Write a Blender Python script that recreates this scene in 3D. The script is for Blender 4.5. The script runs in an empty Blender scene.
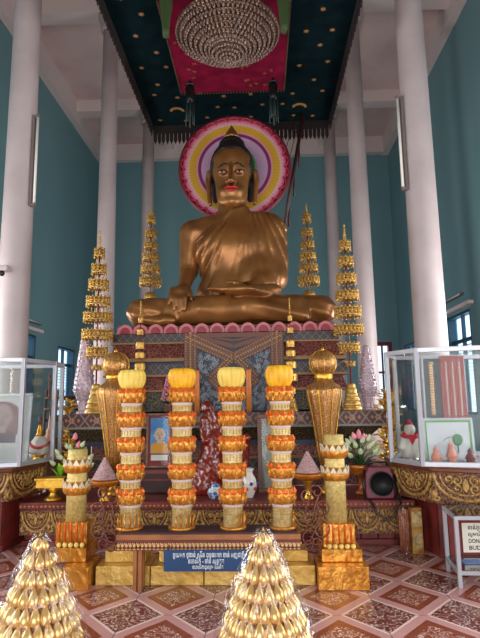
import bpy, math, random
import numpy as np
from mathutils import Vector, Matrix
random.seed(7); rng = np.random.RandomState(5)
PI = math.pi
scene = bpy.context.scene
col = scene.collection

# ------------------------------------------------------------------ camera
FPX = 540.0
CAM = np.array([0.42, 0.0, 1.5])
wy = np.array([22.0, -83.0, -FPX]); wy /= np.linalg.norm(wy)
wz = np.array([-50.0, (FPX * FPX - 1100) / 83.0, -FPX]); wz /= np.linalg.norm(wz)
wx = np.cross(wy, wz)
R = np.array([wx, wy, wz])
cd = bpy.data.cameras.new('camera'); cam = bpy.data.objects.new('camera', cd); col.objects.link(cam)
cd.sensor_fit = 'VERTICAL'; cd.sensor_height = 24.0; cd.lens = 24.0 * FPX / 638.0
cd.clip_end = 200
mw = Matrix([list(R[0]) + [CAM[0]], list(R[1]) + [CAM[1]], list(R[2]) + [CAM[2]], [0, 0, 0, 1]])
cam.matrix_world = mw
scene.camera = cam

def P(px, py, Y):
    """point of the photograph's ray that lies at depth Y"""
    d = R @ np.array([px - 240.0, 319.0 - py, -FPX]); t = (Y - CAM[1]) / d[1]
    return CAM + t * d
def PZ(px, py, z):
    d = R @ np.array([px - 240.0, 319.0 - py, -FPX]); t = (z - CAM[2]) / d[2]
    return CAM + t * d

# ------------------------------------------------------------------ world, lights, exposure
w = bpy.data.worlds.new('world'); scene.world = w; w.use_nodes = True
bg = w.node_tree.nodes['Background']
bg.inputs[0].default_value = (0.78, 0.88, 1.0, 1); bg.inputs[1].default_value = 2.0
scene.view_settings.view_transform = 'Standard'; scene.view_settings.look = 'None'
scene.view_settings.gamma = 1.0; scene.view_settings.use_curve_mapping = False
scene.view_settings.exposure = 0.5

def area(name, loc, target, sx, sy, power, color):
    l = bpy.data.lights.new(name, 'AREA'); l.shape = 'RECTANGLE'; l.size = sx; l.size_y = sy
    l.energy = power; l.color = color
    o = bpy.data.objects.new(name, l); col.objects.link(o); o.location = loc
    o.rotation_euler = (Vector(target) - Vector(loc)).to_track_quat('-Z', 'Y').to_euler()
    return o
area('doorway_daylight', (0.0, -3.0, 1.9), (0, 6, 0.6), 5.0, 3.0, 230, (1.0, 0.95, 0.88))
for s in (-1, 1):
    for yy, pw in ((2.2, 105), (6.0, 110), (9.6, 110)):
        area('window_daylight', (5.1 if s > 0 else -5.35, yy, 2.3), (0, yy, 2.0), 1.5, 2.2, pw, (1.0, 0.95, 0.92))

# ------------------------------------------------------------------ materials
def lin(c):
    return tuple(((x / 255) / 12.92 if x / 255 <= 0.04045 else (((x / 255) + 0.055) / 1.055) ** 2.4) for x in c) + (1,)
MATS = {}
def mat(name, c, rough=0.6, metal=0.0, c2=None, nscale=8.0, bump=0.0, bscale=30.0, spec=0.5, emit=0.0, coat=0.0, ramp=(0.35, 0.65), alpha=1.0, trans=0.0):
    if name in MATS: return MATS[name]
    m = bpy.data.materials.new(name); m.use_nodes = True; MATS[name] = m
    nt = m.node_tree; b = nt.nodes['Principled BSDF']
    b.inputs['Base Color'].default_value = lin(c); b.inputs['Roughness'].default_value = rough
    b.inputs['Metallic'].default_value = metal; b.inputs['Specular IOR Level'].default_value = spec
    b.inputs['Coat Weight'].default_value = coat; b.inputs['Coat Roughness'].default_value = 0.1
    b.inputs['Transmission Weight'].default_value = trans
    b.inputs['Alpha'].default_value = alpha
    tc = nt.nodes.new('ShaderNodeTexCoord')
    if c2 is not None:
        n = nt.nodes.new('ShaderNodeTexNoise'); n.inputs['Scale'].default_value = nscale; n.inputs['Detail'].default_value = 4
        r = nt.nodes.new('ShaderNodeValToRGB'); r.color_ramp.elements[0].color = lin(c); r.color_ramp.elements[1].color = lin(c2)
        r.color_ramp.elements[0].position = ramp[0]; r.color_ramp.elements[1].position = ramp[1]
        nt.links.new(tc.outputs['Object'], n.inputs['Vector']); nt.links.new(n.outputs['Fac'], r.inputs['Fac'])
        nt.links.new(r.outputs['Color'], b.inputs['Base Color'])
    if bump > 0:
        n = nt.nodes.new('ShaderNodeTexNoise'); n.inputs['Scale'].default_value = bscale; n.inputs['Detail'].default_value = 3
        bp = nt.nodes.new('ShaderNodeBump'); bp.inputs['Strength'].default_value = bump; bp.inputs['Distance'].default_value = 0.02
        nt.links.new(tc.outputs['Object'], n.inputs['Vector']); nt.links.new(n.outputs['Fac'], bp.inputs['Height'])
        nt.links.new(bp.outputs['Normal'], b.inputs['Normal'])
    if emit > 0:
        b.inputs['Emission Color'].default_value = lin(c); b.inputs['Emission Strength'].default_value = emit
    return m

def voro_mat(name, cA, cB, scale, thr=0.25, rough=0.4, metal=0.0, soft=0.06, stretch=(1, 1, 1), feature='DISTANCE_TO_EDGE', bump=0.5, metalB=None):
    """colour B where the Voronoi feature is above thr, A below (lattices, filigree, foliage carving)"""
    if name in MATS: return MATS[name]
    m = bpy.data.materials.new(name); m.use_nodes = True; MATS[name] = m
    nt = m.node_tree; b = nt.nodes['Principled BSDF']; L = nt.links.new
    tc = nt.nodes.new('ShaderNodeTexCoord'); mp = nt.nodes.new('ShaderNodeMapping'); mp.inputs['Scale'].default_value = stretch
    v = nt.nodes.new('ShaderNodeTexVoronoi'); v.feature = feature; v.inputs['Scale'].default_value = scale
    r = nt.nodes.new('ShaderNodeValToRGB'); e = r.color_ramp.elements
    e[0].position = max(0, thr - soft); e[1].position = thr + soft; e[0].color = lin(cA); e[1].color = lin(cB)
    L(tc.outputs['Object'], mp.inputs['Vector']); L(mp.outputs[0], v.inputs['Vector']); L(v.outputs['Distance'], r.inputs['Fac'])
    L(r.outputs['Color'], b.inputs['Base Color']); b.inputs['Roughness'].default_value = rough; b.inputs['Metallic'].default_value = metal
    bp = nt.nodes.new('ShaderNodeBump'); bp.inputs['Strength'].default_value = bump; bp.inputs['Distance'].default_value = 0.01; bp.invert = feature == 'DISTANCE_TO_EDGE'
    L(v.outputs['Distance'], bp.inputs['Height']); L(bp.outputs['Normal'], b.inputs['Normal'])
    return m

class NB:
    """tiny node-expression helper"""
    def __init__(s, name):
        s.m = bpy.data.materials.new(name); s.m.use_nodes = True; MATS[name] = s.m
        s.nt = s.m.node_tree; s.b = s.nt.nodes['Principled BSDF']
        s.tc = s.nt.nodes.new('ShaderNodeTexCoord'); sx = s.nt.nodes.new('ShaderNodeSeparateXYZ')
        s.nt.links.new(s.tc.outputs['Object'], sx.inputs[0]); s.x, s.y, s.z = sx.outputs
    def op(s, o, a, b=0.0, c=0.0):
        n = s.nt.nodes.new('ShaderNodeMath'); n.operation = o
        for i, q in enumerate((a, b, c)):
            if isinstance(q, (int, float)): n.inputs[i].default_value = q
            else: s.nt.links.new(q, n.inputs[i])
        return n.outputs[0]
    def mix(s, f, a, b):
        n = s.nt.nodes.new('ShaderNodeMix'); n.data_type = 'RGBA'
        if isinstance(f, (int, float)): n.inputs[0].default_value = f
        else: s.nt.links.new(f, n.inputs[0])
        for i, q in ((6, a), (7, b)):
            if isinstance(q, tuple): n.inputs[i].default_value = q
            else: s.nt.links.new(q, n.inputs[i])
        return n.outputs[2]
    def noise(s, scale, detail=3, vec=None):
        n = s.nt.nodes.new('ShaderNodeTexNoise'); n.inputs['Scale'].default_value = scale; n.inputs['Detail'].default_value = detail
        s.nt.links.new(vec or s.tc.outputs['Object'], n.inputs['Vector']); return n.outputs['Fac']
    def ramp(s, f, stops, const=False):
        n = s.nt.nodes.new('ShaderNodeValToRGB'); s.nt.links.new(f, n.inputs[0]); cr = n.color_ramp
        if const: cr.interpolation = 'CONSTANT'
        while len(cr.elements) < len(stops): cr.elements.new(0.5)
        for e, (p, c) in zip(cr.elements, stops): e.position = p; e.color = lin(c)
        return n.outputs[0]
    def color(s, c): s.nt.links.new(c, s.b.inputs['Base Color'])
    def bump(s, h, st=0.3, d=0.01):
        bp = s.nt.nodes.new('ShaderNodeBump'); bp.inputs['Strength'].default_value = st; bp.inputs['Distance'].default_value = d
        s.nt.links.new(h, bp.inputs['Height']); s.nt.links.new(bp.outputs['Normal'], s.b.inputs['Normal'])

gold = mat('gold', (214, 160, 62), 0.3, 0.9, (178, 120, 34), 20, 0.25, 60)
gold_bright = mat('gold_bright', (240, 196, 84), 0.28, 0.8, (212, 150, 44), 16, 0.35, 70)
gold_paint = mat('gold_paint', (190, 142, 62), 0.42, 0.55, (142, 96, 36), 25, 0.3, 60)
gold_carve = mat('gold_carve', (206, 162, 94), 0.5, 0.25, (136, 100, 52), 30)
statue_gold = mat('statue_gold', (164, 110, 58), 0.36, 0.5, (118, 74, 38), 2.2, 0.12, 9, ramp=(0.3, 0.7))
white_paint = mat('white_paint', (192, 178, 178), 0.45, 0, (170, 156, 156), 1.3, 0.05, 12, ramp=(0.4, 0.75))
ceiling_paint = mat('ceiling_paint', (232, 208, 202), 0.9, 0, (216, 190, 186), 0.8)
beam_paint = mat('beam_paint', (236, 220, 216), 0.85)
maroon_wood = mat('maroon_wood', (126, 42, 38), 0.42, 0, (96, 30, 28), 6, 0.1, 20)
maroon_dark = mat('maroon_dark', (62, 24, 24), 0.5, 0, (44, 18, 18), 8)
maroon_tile = mat('maroon_tile', (122, 58, 56), 0.35, 0, (96, 42, 42), 9)
black = mat('black_plastic', (20, 19, 20), 0.35)
hair_m = mat('hair_black', (16, 14, 14), 0.6, 0, None, 8, 0.9, 38)
red_lac = mat('red_lacquer_wood', (134, 36, 20), 0.25, 0, (104, 26, 14), 5, 0.12, 25, coat=0.4)
alu = mat('white_aluminium', (176, 176, 184), 0.35, 0.3)
silver = mat('silver_metal', (190, 190, 196), 0.3, 0.8)

def glass_mat(name, tint=(0.93, 0.97, 0.97, 1), refl=0.08, bump=0.0):
    m = bpy.data.materials.new(name); m.use_nodes = True; MATS[name] = m; nt = m.node_tree; nt.nodes.clear()
    o = nt.nodes.new('ShaderNodeOutputMaterial'); t = nt.nodes.new('ShaderNodeBsdfTransparent'); g = nt.nodes.new('ShaderNodeBsdfGlossy')
    x = nt.nodes.new('ShaderNodeMixShader'); t.inputs[0].default_value = tint; g.inputs['Roughness'].default_value = 0.03 if not bump else 0.2
    fr = nt.nodes.new('ShaderNodeLayerWeight'); fr.inputs['Blend'].default_value = 0.25
    mu = nt.nodes.new('ShaderNodeMath'); mu.operation = 'MULTIPLY_ADD'; mu.inputs[1].default_value = 0.16 if not bump else 0.10; mu.inputs[2].default_value = refl
    nt.links.new(fr.outputs['Fresnel'], mu.inputs[0]); nt.links.new(mu.outputs[0], x.inputs[0])
    nt.links.new(t.outputs[0], x.inputs[1]); nt.links.new(g.outputs[0], x.inputs[2]); nt.links.new(x.outputs[0], o.inputs[0])
    if bump:
        tc = nt.nodes.new('ShaderNodeTexCoord'); mp = nt.nodes.new('ShaderNodeMapping'); mp.inputs['Scale'].default_value = (1, 1, 0.35)
        n = nt.nodes.new('ShaderNodeTexNoise'); n.inputs['Scale'].default_value = 14; n.inputs['Detail'].default_value = 2; n.inputs['Distortion'].default_value = 1.5
        bp = nt.nodes.new('ShaderNodeBump'); bp.inputs['Strength'].default_value = bump; bp.inputs['Distance'].default_value = 0.05
        nt.links.new(tc.outputs['Object'], mp.inputs[0]); nt.links.new(mp.outputs[0], n.inputs['Vector'])
        nt.links.new(n.outputs['Fac'], bp.inputs['Height']); nt.links.new(bp.outputs[0], g.inputs['Normal'])
    return m
glass = glass_mat('clear_glass', (0.95, 0.97, 0.97, 1), 0.006)
film = glass_mat('clear_plastic_film', (0.98, 0.98, 0.98, 1), 0.05, 0.7)

# ------------------------------------------------------------------ mesh helpers
class M:
    def __init__(s): s.v = []; s.f = []; s.sm = []
    def add(s, vs, fs, smooth=False):
        n = len(s.v); s.v += [tuple(map(float, q)) for q in vs]; s.f += [tuple(i + n for i in f) for f in fs]; s.sm += [smooth] * len(fs); return s
    def box(s, c, d, rz=0.0, top=None):
        """centre, size; top=(sx,sy) scales the upper face"""
        tx, ty = top or (1, 1); hx, hy, hz = d[0] / 2, d[1] / 2, d[2] / 2; vs = []
        for z, kx, ky in ((-hz, 1, 1), (hz, tx, ty)):
            for x, y in ((-hx, -hy), (hx, -hy), (hx, hy), (-hx, hy)):
                X, Y = x * kx, y * ky
                vs.append((c[0] + X * math.cos(rz) - Y * math.sin(rz), c[1] + X * math.sin(rz) + Y * math.cos(rz), c[2] + z))
        return s.add(vs, [(0, 3, 2, 1), (4, 5, 6, 7), (0, 1, 5, 4), (1, 2, 6, 5), (2, 3, 7, 6), (3, 0, 4, 7)])
    def b2(s, a, b):
        return s.box([(a[i] + b[i]) / 2 for i in range(3)], [abs(b[i] - a[i]) for i in range(3)])
    def lathe(s, prof, n=24, c=(0, 0, 0), sx=1.0, sy=1.0, rip=None, smooth=True, cap=True, rot=0.0):
        vs = []; fs = []
        for k, (r, z) in enumerate(prof):
            for i in range(n):
                a = 2 * PI * i / n + rot; rr = r * (rip(a, k) if rip else 1)
                vs.append((c[0] + rr * math.cos(a) * sx, c[1] + rr * math.sin(a) * sy, c[2] + z))
        for k in range(len(prof) - 1):
            for i in range(n):
                j = (i + 1) % n; fs.append((k * n + i, k * n + j, (k + 1) * n + j, (k + 1) * n + i))
        if cap:
            fs.append(tuple(range(n - 1, -1, -1))); fs.append(tuple((len(prof) - 1) * n + i for i in range(n)))
        return s.add(vs, fs, smooth)
    def tube(s, pts, r, n=6, smooth=True, closed=False):
        pts = [Vector(p) for p in pts]; m = len(pts); rs = r if isinstance(r, (list, tuple)) else [r] * m; vs = []; fs = []
        up = None
        for k in range(m):
            t = (pts[(k + 1) % m] - pts[k - 1]) if closed else (pts[min(k + 1, m - 1)] - pts[max(k - 1, 0)])
            if t.length < 1e-9: t = Vector((0, 0, 1))
            t.normalize()
            if up is None: up = Vector((0, 0, 1)) if abs(t.z) < 0.9 else Vector((1, 0, 0))
            a = t.cross(up)
            if a.length < 1e-6: a = t.cross(Vector((0, 1, 0.1)))
            a.normalize(); b = a.cross(t); up = b
            for i in range(n):
                q = 2 * PI * i / n; vs.append(pts[k] + (a * math.cos(q) + b * math.sin(q)) * rs[k])
        K = m if closed else m - 1
        for k in range(K):
            for i in range(n):
                j = (i + 1) % n; k2 = (k + 1) % m; fs.append((k * n + i, k * n + j, k2 * n + j, k2 * n + i))
        if not closed: fs.append(tuple(range(n - 1, -1, -1))); fs.append(tuple((m - 1) * n + i for i in range(n)))
        return s.add(vs, fs, smooth)
    def ell(s, c, r, n=12, m=8):
        if isinstance(r, (int, float)): r = (r, r, r)
        vs = [(c[0], c[1], c[2] - r[2])]; fs = []
        for k in range(1, m):
            th = PI * k / m
            for i in range(n):
                a = 2 * PI * i / n; vs.append((c[0] + r[0] * math.sin(th) * math.cos(a), c[1] + r[1] * math.sin(th) * math.sin(a), c[2] - r[2] * math.cos(th)))
        vs.append((c[0], c[1], c[2] + r[2])); T = len(vs) - 1
        for i in range(n):
            j = (i + 1) % n; fs.append((0, 1 + j, 1 + i)); fs.append((T, 1 + (m - 2) * n + i, 1 + (m - 2) * n + j))
            for k in range(m - 2): a = 1 + k * n; fs.append((a + i, a + j, a + n + j, a + n + i))
        return s.add(vs, fs, True)
    def prism(s, poly, o, u, v, d):
        """extrude the 2-D polygon (in axes u,v from o) by the vector d"""
        o, u, v, d = Vector(o), Vector(u), Vector(v), Vector(d); n = len(poly)
        a = [o + u * p[0] + v * p[1] for p in poly]; b = [q + d for q in a]
        fs = [tuple(range(n)), tuple(range(2 * n - 1, n - 1, -1))] + [(i, i + n, (i + 1) % n + n, (i + 1) % n) for i in range(n)]
        return s.add(a + b, fs)
    def build(s, name, m, parent=None, bevel=0.0, loc=None, subd=0):
        me = bpy.data.meshes.new(name); me.from_pydata(s.v, [], s.f); me.polygons.foreach_set('use_smooth', s.sm); me.update()
        me.materials.append(m); o = bpy.data.objects.new(name, me); col.objects.link(o)
        if parent is not None: o.parent = parent
        if loc is not None: o.location = loc
        if bevel > 0:
            b = o.modifiers.new('bevel', 'BEVEL'); b.width = bevel; b.segments = 2; b.limit_method = 'ANGLE'
        return o

def tag(o, label=None, cat=None, group=None, kind=None):
    for k, x in (('label', label), ('category', cat), ('group', group), ('kind', kind)):
        if x: o[k] = x
    return o
def thing(name, label, cat, loc=(0, 0, 0), rz=0.0, group=None):
    o = bpy.data.objects.new(name, None); col.objects.link(o); o.empty_display_size = 0.1
    o.location = tuple(map(float, loc)); o.rotation_euler = (0, 0, rz); return tag(o, label, cat, group)
def dup(root, loc, label=None, rz=None, scale=None):
    """a copy of a thing, its parts and their sub-parts"""
    def cp(o, par):
        c = o.copy(); col.objects.link(c); c.parent = par
        for ch in list(o.children): cp(ch, c)
        return c
    r = cp(root, None); r.location = tuple(map(float, loc))
    if label: r['label'] = label
    if rz is not None: r.rotation_euler = (0, 0, rz)
    if scale: r.scale = (scale,) * 3
    return r
def struct(name, m, mt, bevel=0): return tag(m.build(name, mt, None, bevel), kind='structure')
def circ(n, r=1.0, a0=0.0, a1=2 * PI): return [(r * math.cos(a0 + (a1 - a0) * i / n), r * math.sin(a0 + (a1 - a0) * i / n)) for i in range(n if abs(a1 - a0 - 2 * PI) < 1e-6 else n + 1)]

def curl(m, o, u, v, nrm, cx, cy, r, a0, turns, hand=1, w=0.006, seg=12, n=4):
    """spiral tendril lying in the plane (u,v)"""
    o, u, v, nrm = Vector(o), Vector(u), Vector(v), Vector(nrm); pts = []; rs = []
    for i in range(seg + 1):
        t = i / seg; a = a0 + hand * turns * 2 * PI * t; q = r * (1 - 0.82 * t)
        pts.append(o + u * (cx + q * math.cos(a)) + v * (cy + q * math.sin(a)) + nrm * w * 0.5); rs.append(w * (0.75 + 0.5 * math.sin(PI * t)))
    m.tube(pts, rs, n)
def leaf2d(m, o, u, v, nrm, cx, cy, L, W, ang, th=0.006):
    o, u, v = Vector(o), Vector(u), Vector(v); c, s_ = math.cos(ang), math.sin(ang)
    pts = [(0, 0), (0.3, 0.42), (0.55, 0.5), (0.8, 0.3), (1, 0), (0.8, -0.3), (0.55, -0.5), (0.3, -0.42)]
    poly = [(cx + (a * L) * c - (b * W) * s_, cy + (a * L) * s_ + (b * W) * c) for a, b in pts]
    m.prism(poly, o, u, v, Vector(nrm) * th)
carvb = voro_mat('carved_gilt_ground', (150, 108, 62), (84, 30, 28), 30, 0.07, 0.5, 0, 0.035)
def lunette_band(m, a, b, zt, h, nrm, wm=0.36, w=0.008):
    """gilt festoon of hanging half rounds filled with tendrils between points a and b (x,y), top zt, height h"""
    a, b = Vector((a[0], a[1], zt)), Vector((b[0], b[1], zt)); L = (b - a).length; n = max(1, round(L / wm)); W = L / n
    u = (b - a).normalized(); v = Vector((0, 0, 1)); nrm = Vector(nrm)
    for k in range(n):
        o = a + u * (W * (k + 0.5)) + nrm * 0.001
        for rr, ww in ((1.0, 1.3), (0.8, 0.8)):
            pts = [o + u * (W * 0.48 * rr * math.cos(t)) - v * (h * 0.93 * rr * math.sin(t)) + nrm * w * 0.5 for t in [PI * i / 14 for i in range(15)]]
            m.tube(pts, w * ww, 4)
        for t in [PI * (i + 0.5) / 11 for i in range(11)]:
            leaf2d(m, o, u, v, nrm, W * 0.43 * math.cos(t), -h * 0.84 * math.sin(t), 0.045, 0.03, -t, w)
        leaf2d(m, o, u, v, nrm, 0, -h * 0.62, h * 0.5, W * 0.1, PI / 2, w * 1.3)
        for s_ in (-1, 1):
            curl(m, o, u, v, nrm, s_ * W * 0.13, -h * 0.22, W * 0.085, PI / 2, 1.3, s_, w * 0.8)
            curl(m, o, u, v, nrm, s_ * W * 0.26, -h * 0.2, W * 0.075, -PI / 2, 1.2, -s_, w * 0.8)
            curl(m, o, u, v, nrm, s_ * W * 0.13, -h * 0.5, W * 0.075, -PI / 2, 1.2, -s_, w * 0.8)
            curl(m, o, u, v, nrm, s_ * W * 0.44, -h * 0.88, W * 0.06, PI / 2, 1.2, -s_, w * 0.8)
            leaf2d(m, o, u, v, nrm, s_ * W * 0.5, -h * 0.95, h * 0.42, W * 0.09, PI / 2 + s_ * 0.25, w)
        leaf2d(m, o, u, v, nrm, W * 0.5, -h * 0.98, h * 0.3, W * 0.08, PI / 2, w)

# signed-distance modelling with surface nets, for figures whose body is one skin
def smin(a, b, k):
    h = np.clip(0.5 + 0.5 * (b - a) / k, 0, 1); return b * (1 - h) + a * h - k * h * (1 - h)
class SDF:
    def __init__(s, lo, hi, h):
        s.lo = np.array(lo, float); s.h = h; n = [int((hi[i] - lo[i]) / h) + 2 for i in range(3)]
        ax = [s.lo[i] + h * np.arange(n[i]) for i in range(3)]
        s.X, s.Y, s.Z = np.meshgrid(*ax, indexing='ij'); s.F = np.full(s.X.shape, 10.0)
    def cone(s, a, b, ra, rb, k=0.05, sy=1.0):
        a, b = np.array(a, float), np.array(b, float); ba = b - a; L = max(ba @ ba, 1e-9)
        px, py, pz = s.X - a[0], s.Y - a[1], s.Z - a[2]; t = np.clip((px * ba[0] + py * ba[1] + pz * ba[2]) / L, 0, 1)
        d = np.sqrt((px - ba[0] * t) ** 2 + ((py - ba[1] * t) / sy) ** 2 + (pz - ba[2] * t) ** 2) - (ra + (rb - ra) * t)
        s.F = smin(s.F, d, k); return s
    def ell(s, c, r, k=0.05, sub=False):
        q = np.sqrt(((s.X - c[0]) / r[0]) ** 2 + ((s.Y - c[1]) / r[1]) ** 2 + ((s.Z - c[2]) / r[2]) ** 2); d = (q - 1) * min(r)
        s.F = -smin(-s.F, d, k) if sub else smin(s.F, d, k); return s
    def mesh(s):
        F = s.F; S = F < 0; nx, ny, nz = F.shape; acc = np.zeros((nx - 1, ny - 1, nz - 1, 3)); cnt = np.zeros((nx - 1, ny - 1, nz - 1))
        offs = [(i, j, k) for i in (0, 1) for j in (0, 1) for k in (0, 1)]
        sl = lambda o: (slice(o[0], nx - 1 + o[0]), slice(o[1], ny - 1 + o[1]), slice(o[2], nz - 1 + o[2]))
        for o in offs:
            for ax in range(3):
                if o[ax]: continue
                p = list(o); p[ax] = 1; A, B = F[sl(o)], F[sl(p)]; cr = (A < 0) != (B < 0)
                t = np.where(cr, A / np.where(cr, A - B, 1), 0)
                for q in range(3): acc[..., q] += np.where(cr, (t if q == ax else o[q]), 0)
                cnt += cr
        act = cnt > 0; idx = -np.ones(act.shape, int); idx[act] = np.arange(act.sum()); ijk = np.argwhere(act)
        V = s.lo + s.h * (ijk + acc[act] / cnt[act][:, None]); Fs = []
        for ax in range(3):
            o = [0, 0, 0]; hi = [nx, ny, nz]; a1, a2 = (ax + 1) % 3, (ax + 2) % 3
            s0 = [slice(0, hi[q]) for q in range(3)]; s1 = list(s0); s0[ax] = slice(0, hi[ax] - 1); s1[ax] = slice(1, hi[ax])
            ch = S[tuple(s0)] != S[tuple(s1)]; E = np.argwhere(ch); ins = S[tuple(s0)][ch]
            ok = (E[:, a1] > 0) & (E[:, a2] > 0) & (E[:, a1] < hi[a1] - 1) & (E[:, a2] < hi[a2] - 1); E = E[ok]; ins = ins[ok]
            def g(d1, d2):
                q = E.copy(); q[:, a1] -= d1; q[:, a2] -= d2; return idx[q[:, 0], q[:, 1], q[:, 2]]
            Q = np.stack([g(1, 1), g(0, 1), g(0, 0), g(1, 0)], 1); Q[~ins] = Q[~ins][:, ::-1]; Fs.append(Q)
        return V, np.concatenate(Fs)
def np_obj(name, V, Fc, m, parent=None, smooth=True, loc=None):
    me = bpy.data.meshes.new(name); me.from_pydata(V.tolist(), [], Fc.tolist()); me.polygons.foreach_set('use_smooth', [smooth] * len(Fc)); me.update()
    me.materials.append(m); o = bpy.data.objects.new(name, me); col.objects.link(o)
    if parent is not None: o.parent = parent
    if loc is not None: o.location = loc
    return o

# ------------------------------------------------------------------ floor
def floor_material():
    n = NB('floor_tiles'); TX, TY = 0.602, 0.727
    u = n.op('SUBTRACT', n.x, 0.018); v = n.op('SUBTRACT', n.y, 4.126 + 0.0)
    fu = n.op('WRAP', n.op('DIVIDE', u, TX), 0.5, -0.5); fv = n.op('WRAP', n.op('DIVIDE', v, TY), 0.5, -0.5)
    au = n.op('ABSOLUTE', fu); av = n.op('ABSOLUTE', fv); d = n.op('ADD', au, av)       # 0 centre of framed rhomb, 1 centre of plain rhomb
    wn = n.noise(3.0, 4); nv = n.noise(26, 3)
    pale = n.mix(wn, lin((206, 156, 152)), lin((182, 132, 130))); whiteish = lin((236, 212, 204))
    framed = n.mix(n.noise(6, 3), lin((122, 60, 50)), lin((100, 48, 44))); plain = n.mix(n.noise(5, 3), lin((146, 72, 48)), lin((122, 56, 38)))
    # tendrils: thin contour lines of warped noise
    def contour(scale, wdt):
        q = n.noise(scale, 2); return n.op('LESS_THAN', n.op('ABSOLUTE', n.op('WRAP', n.op('MULTIPLY', q, 7.0), 0.5, -0.5)), wdt)
    f1 = contour(11, 0.13); f2 = contour(15, 0.15)
    in1 = n.op('LESS_THAN', d, 0.42); c1 = n.mix(n.op('MULTIPLY', f1, 0.62), framed, whiteish)
    bw = n.op('SUBTRACT', 1.0, d)
    in2 = n.op('LESS_THAN', bw, 0.385); f2b = n.op('MULTIPLY', f2, n.op('LESS_THAN', bw, 0.27)); c2 = n.mix(n.op('MULTIPLY', f2b, 0.7), plain, whiteish)
    edge = n.op('MULTIPLY', n.op('GREATER_THAN', d, 0.42), n.op('LESS_THAN', d, 0.46))
    c = n.mix(in1, pale, c1); c = n.mix(in2, c, c2); c = n.mix(n.op('MULTIPLY', edge, 0.75), c, whiteish)
    j = n.op('MAXIMUM', n.op('LESS_THAN', au, 0.006), n.op('LESS_THAN', av, 0.005))
    c = n.mix(n.op('MULTIPLY', j, 0.75), c, lin((60, 34, 32))); n.color(c)
    n.b.inputs['Roughness'].default_value = 0.3; n.b.inputs['Specular IOR Level'].default_value = 0.4
    n.bump(n.noise(2.0, 2), 0.05, 0.02)
    return n.m
m = M(); m.b2((-5.7, -3.4, -0.1), (5.45, 19.0, 0)); struct('floor', m, floor_material())

# ------------------------------------------------------------------ walls, ceiling, windows
WL, WX, WYB, WZ = 5.45, 5.2, 18.8, 11.0
n = NB('teal_wall_paint'); c = n.mix(n.noise(0.6, 5), lin((112, 156, 164)), lin((126, 168, 174)))
st = n.nt.nodes.new('ShaderNodeMapping'); st.inputs['Scale'].default_value = (1.0, 1.0, 0.12); n.nt.links.new(n.tc.outputs['Object'], st.inputs[0])
c = n.mix(n.ramp(n.noise(2.2, 4, st.outputs[0]), [(0.45, (0, 0, 0)), (0.75, (90, 90, 90))]), c, lin((96, 136, 142))); n.color(c); n.b.inputs['Roughness'].default_value = 0.75
teal = n.m
def wall_with_holes(axis, pos, th, lo, hi, z1, holes):
    m = M(); holes = sorted(holes); cur = lo
    def bb(a, b, za, zb):
        if b - a < 1e-4 or zb - za < 1e-4: return
        if axis == 'x': m.b2((pos, a, za), (pos + th, b, zb))
        else: m.b2((a, pos, za), (b, pos + th, zb))
    for a, b, za, zb in holes:
        bb(cur, a, 0, z1); bb(a, b, 0, za); bb(a, b, zb, z1); cur = b
    bb(cur, hi, 0, z1); return m
LW = [(1.2, 3.2, 1.0, 3.3), (5.1, 6.9, 1.0, 3.3), (8.8, 10.4, 1.0, 3.3), (12.9, 13.8, 1.15, 3.3), (15.35, 16.75, 1.15, 3.2)]
RWi = [(1.2, 3.2, 1.0, 3.3), (5.1, 6.9, 1.0, 3.3), (8.8, 10.4, 1.0, 3.3), (12.35, 13.9, 1.15, 3.55), (16.9, 18.2, 1.15, 3.3)]
struct('wall_left', wall_with_holes('x', -WL - 0.25, 0.25, -3.3, WYB, WZ, LW), teal)
struct('wall_right', wall_with_holes('x', WX, 0.25, -3.3, WYB, WZ, RWi), teal)
struct('wall_back', wall_with_holes('y', WYB, 0.25, -WL - 0.25, WX + 0.25, WZ, [(4.3, 4.95, 0.0, 3.5)]), teal)
struct('wall_front', wall_with_holes('y', -3.5, 0.2, -WL, WX, WZ, [(-2.6, 2.6, 0.0, 3.6)]), teal)
m = M(); m.b2((-WL - 0.25, -3.5, WZ), (WX + 0.25, WYB + 0.25, WZ + 0.2)); struct('ceiling', m, ceiling_paint)
k = 0
def trim(a, b, mt=beam_paint):
    global k
    k += 1; m = M(); m.b2(a, b); return struct('trim_%d' % k, m, mt)
trim((-WL, -3.3, 10.35), (-WL + 0.22, WYB - 0.001, WZ - 0.001)); trim((WX - 0.22, -3.3, 10.35), (WX, WYB - 0.001, WZ - 0.001))
trim((-WL + 0.22, WYB - 0.22, 10.38), (WX - 0.22, WYB, WZ - 0.001))
for yy in (2.9, 7.2, 11.5, 15.8): trim((-WL + 0.22, yy - 0.2, 10.62), (WX - 0.22, yy + 0.2, WZ - 0.001))
for s in (-1, 1): trim((s * 2.78 - 0.14, -3.3, 10.72), (s * 2.78 + 0.14, WYB - 0.22, WZ - 0.002))

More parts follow.
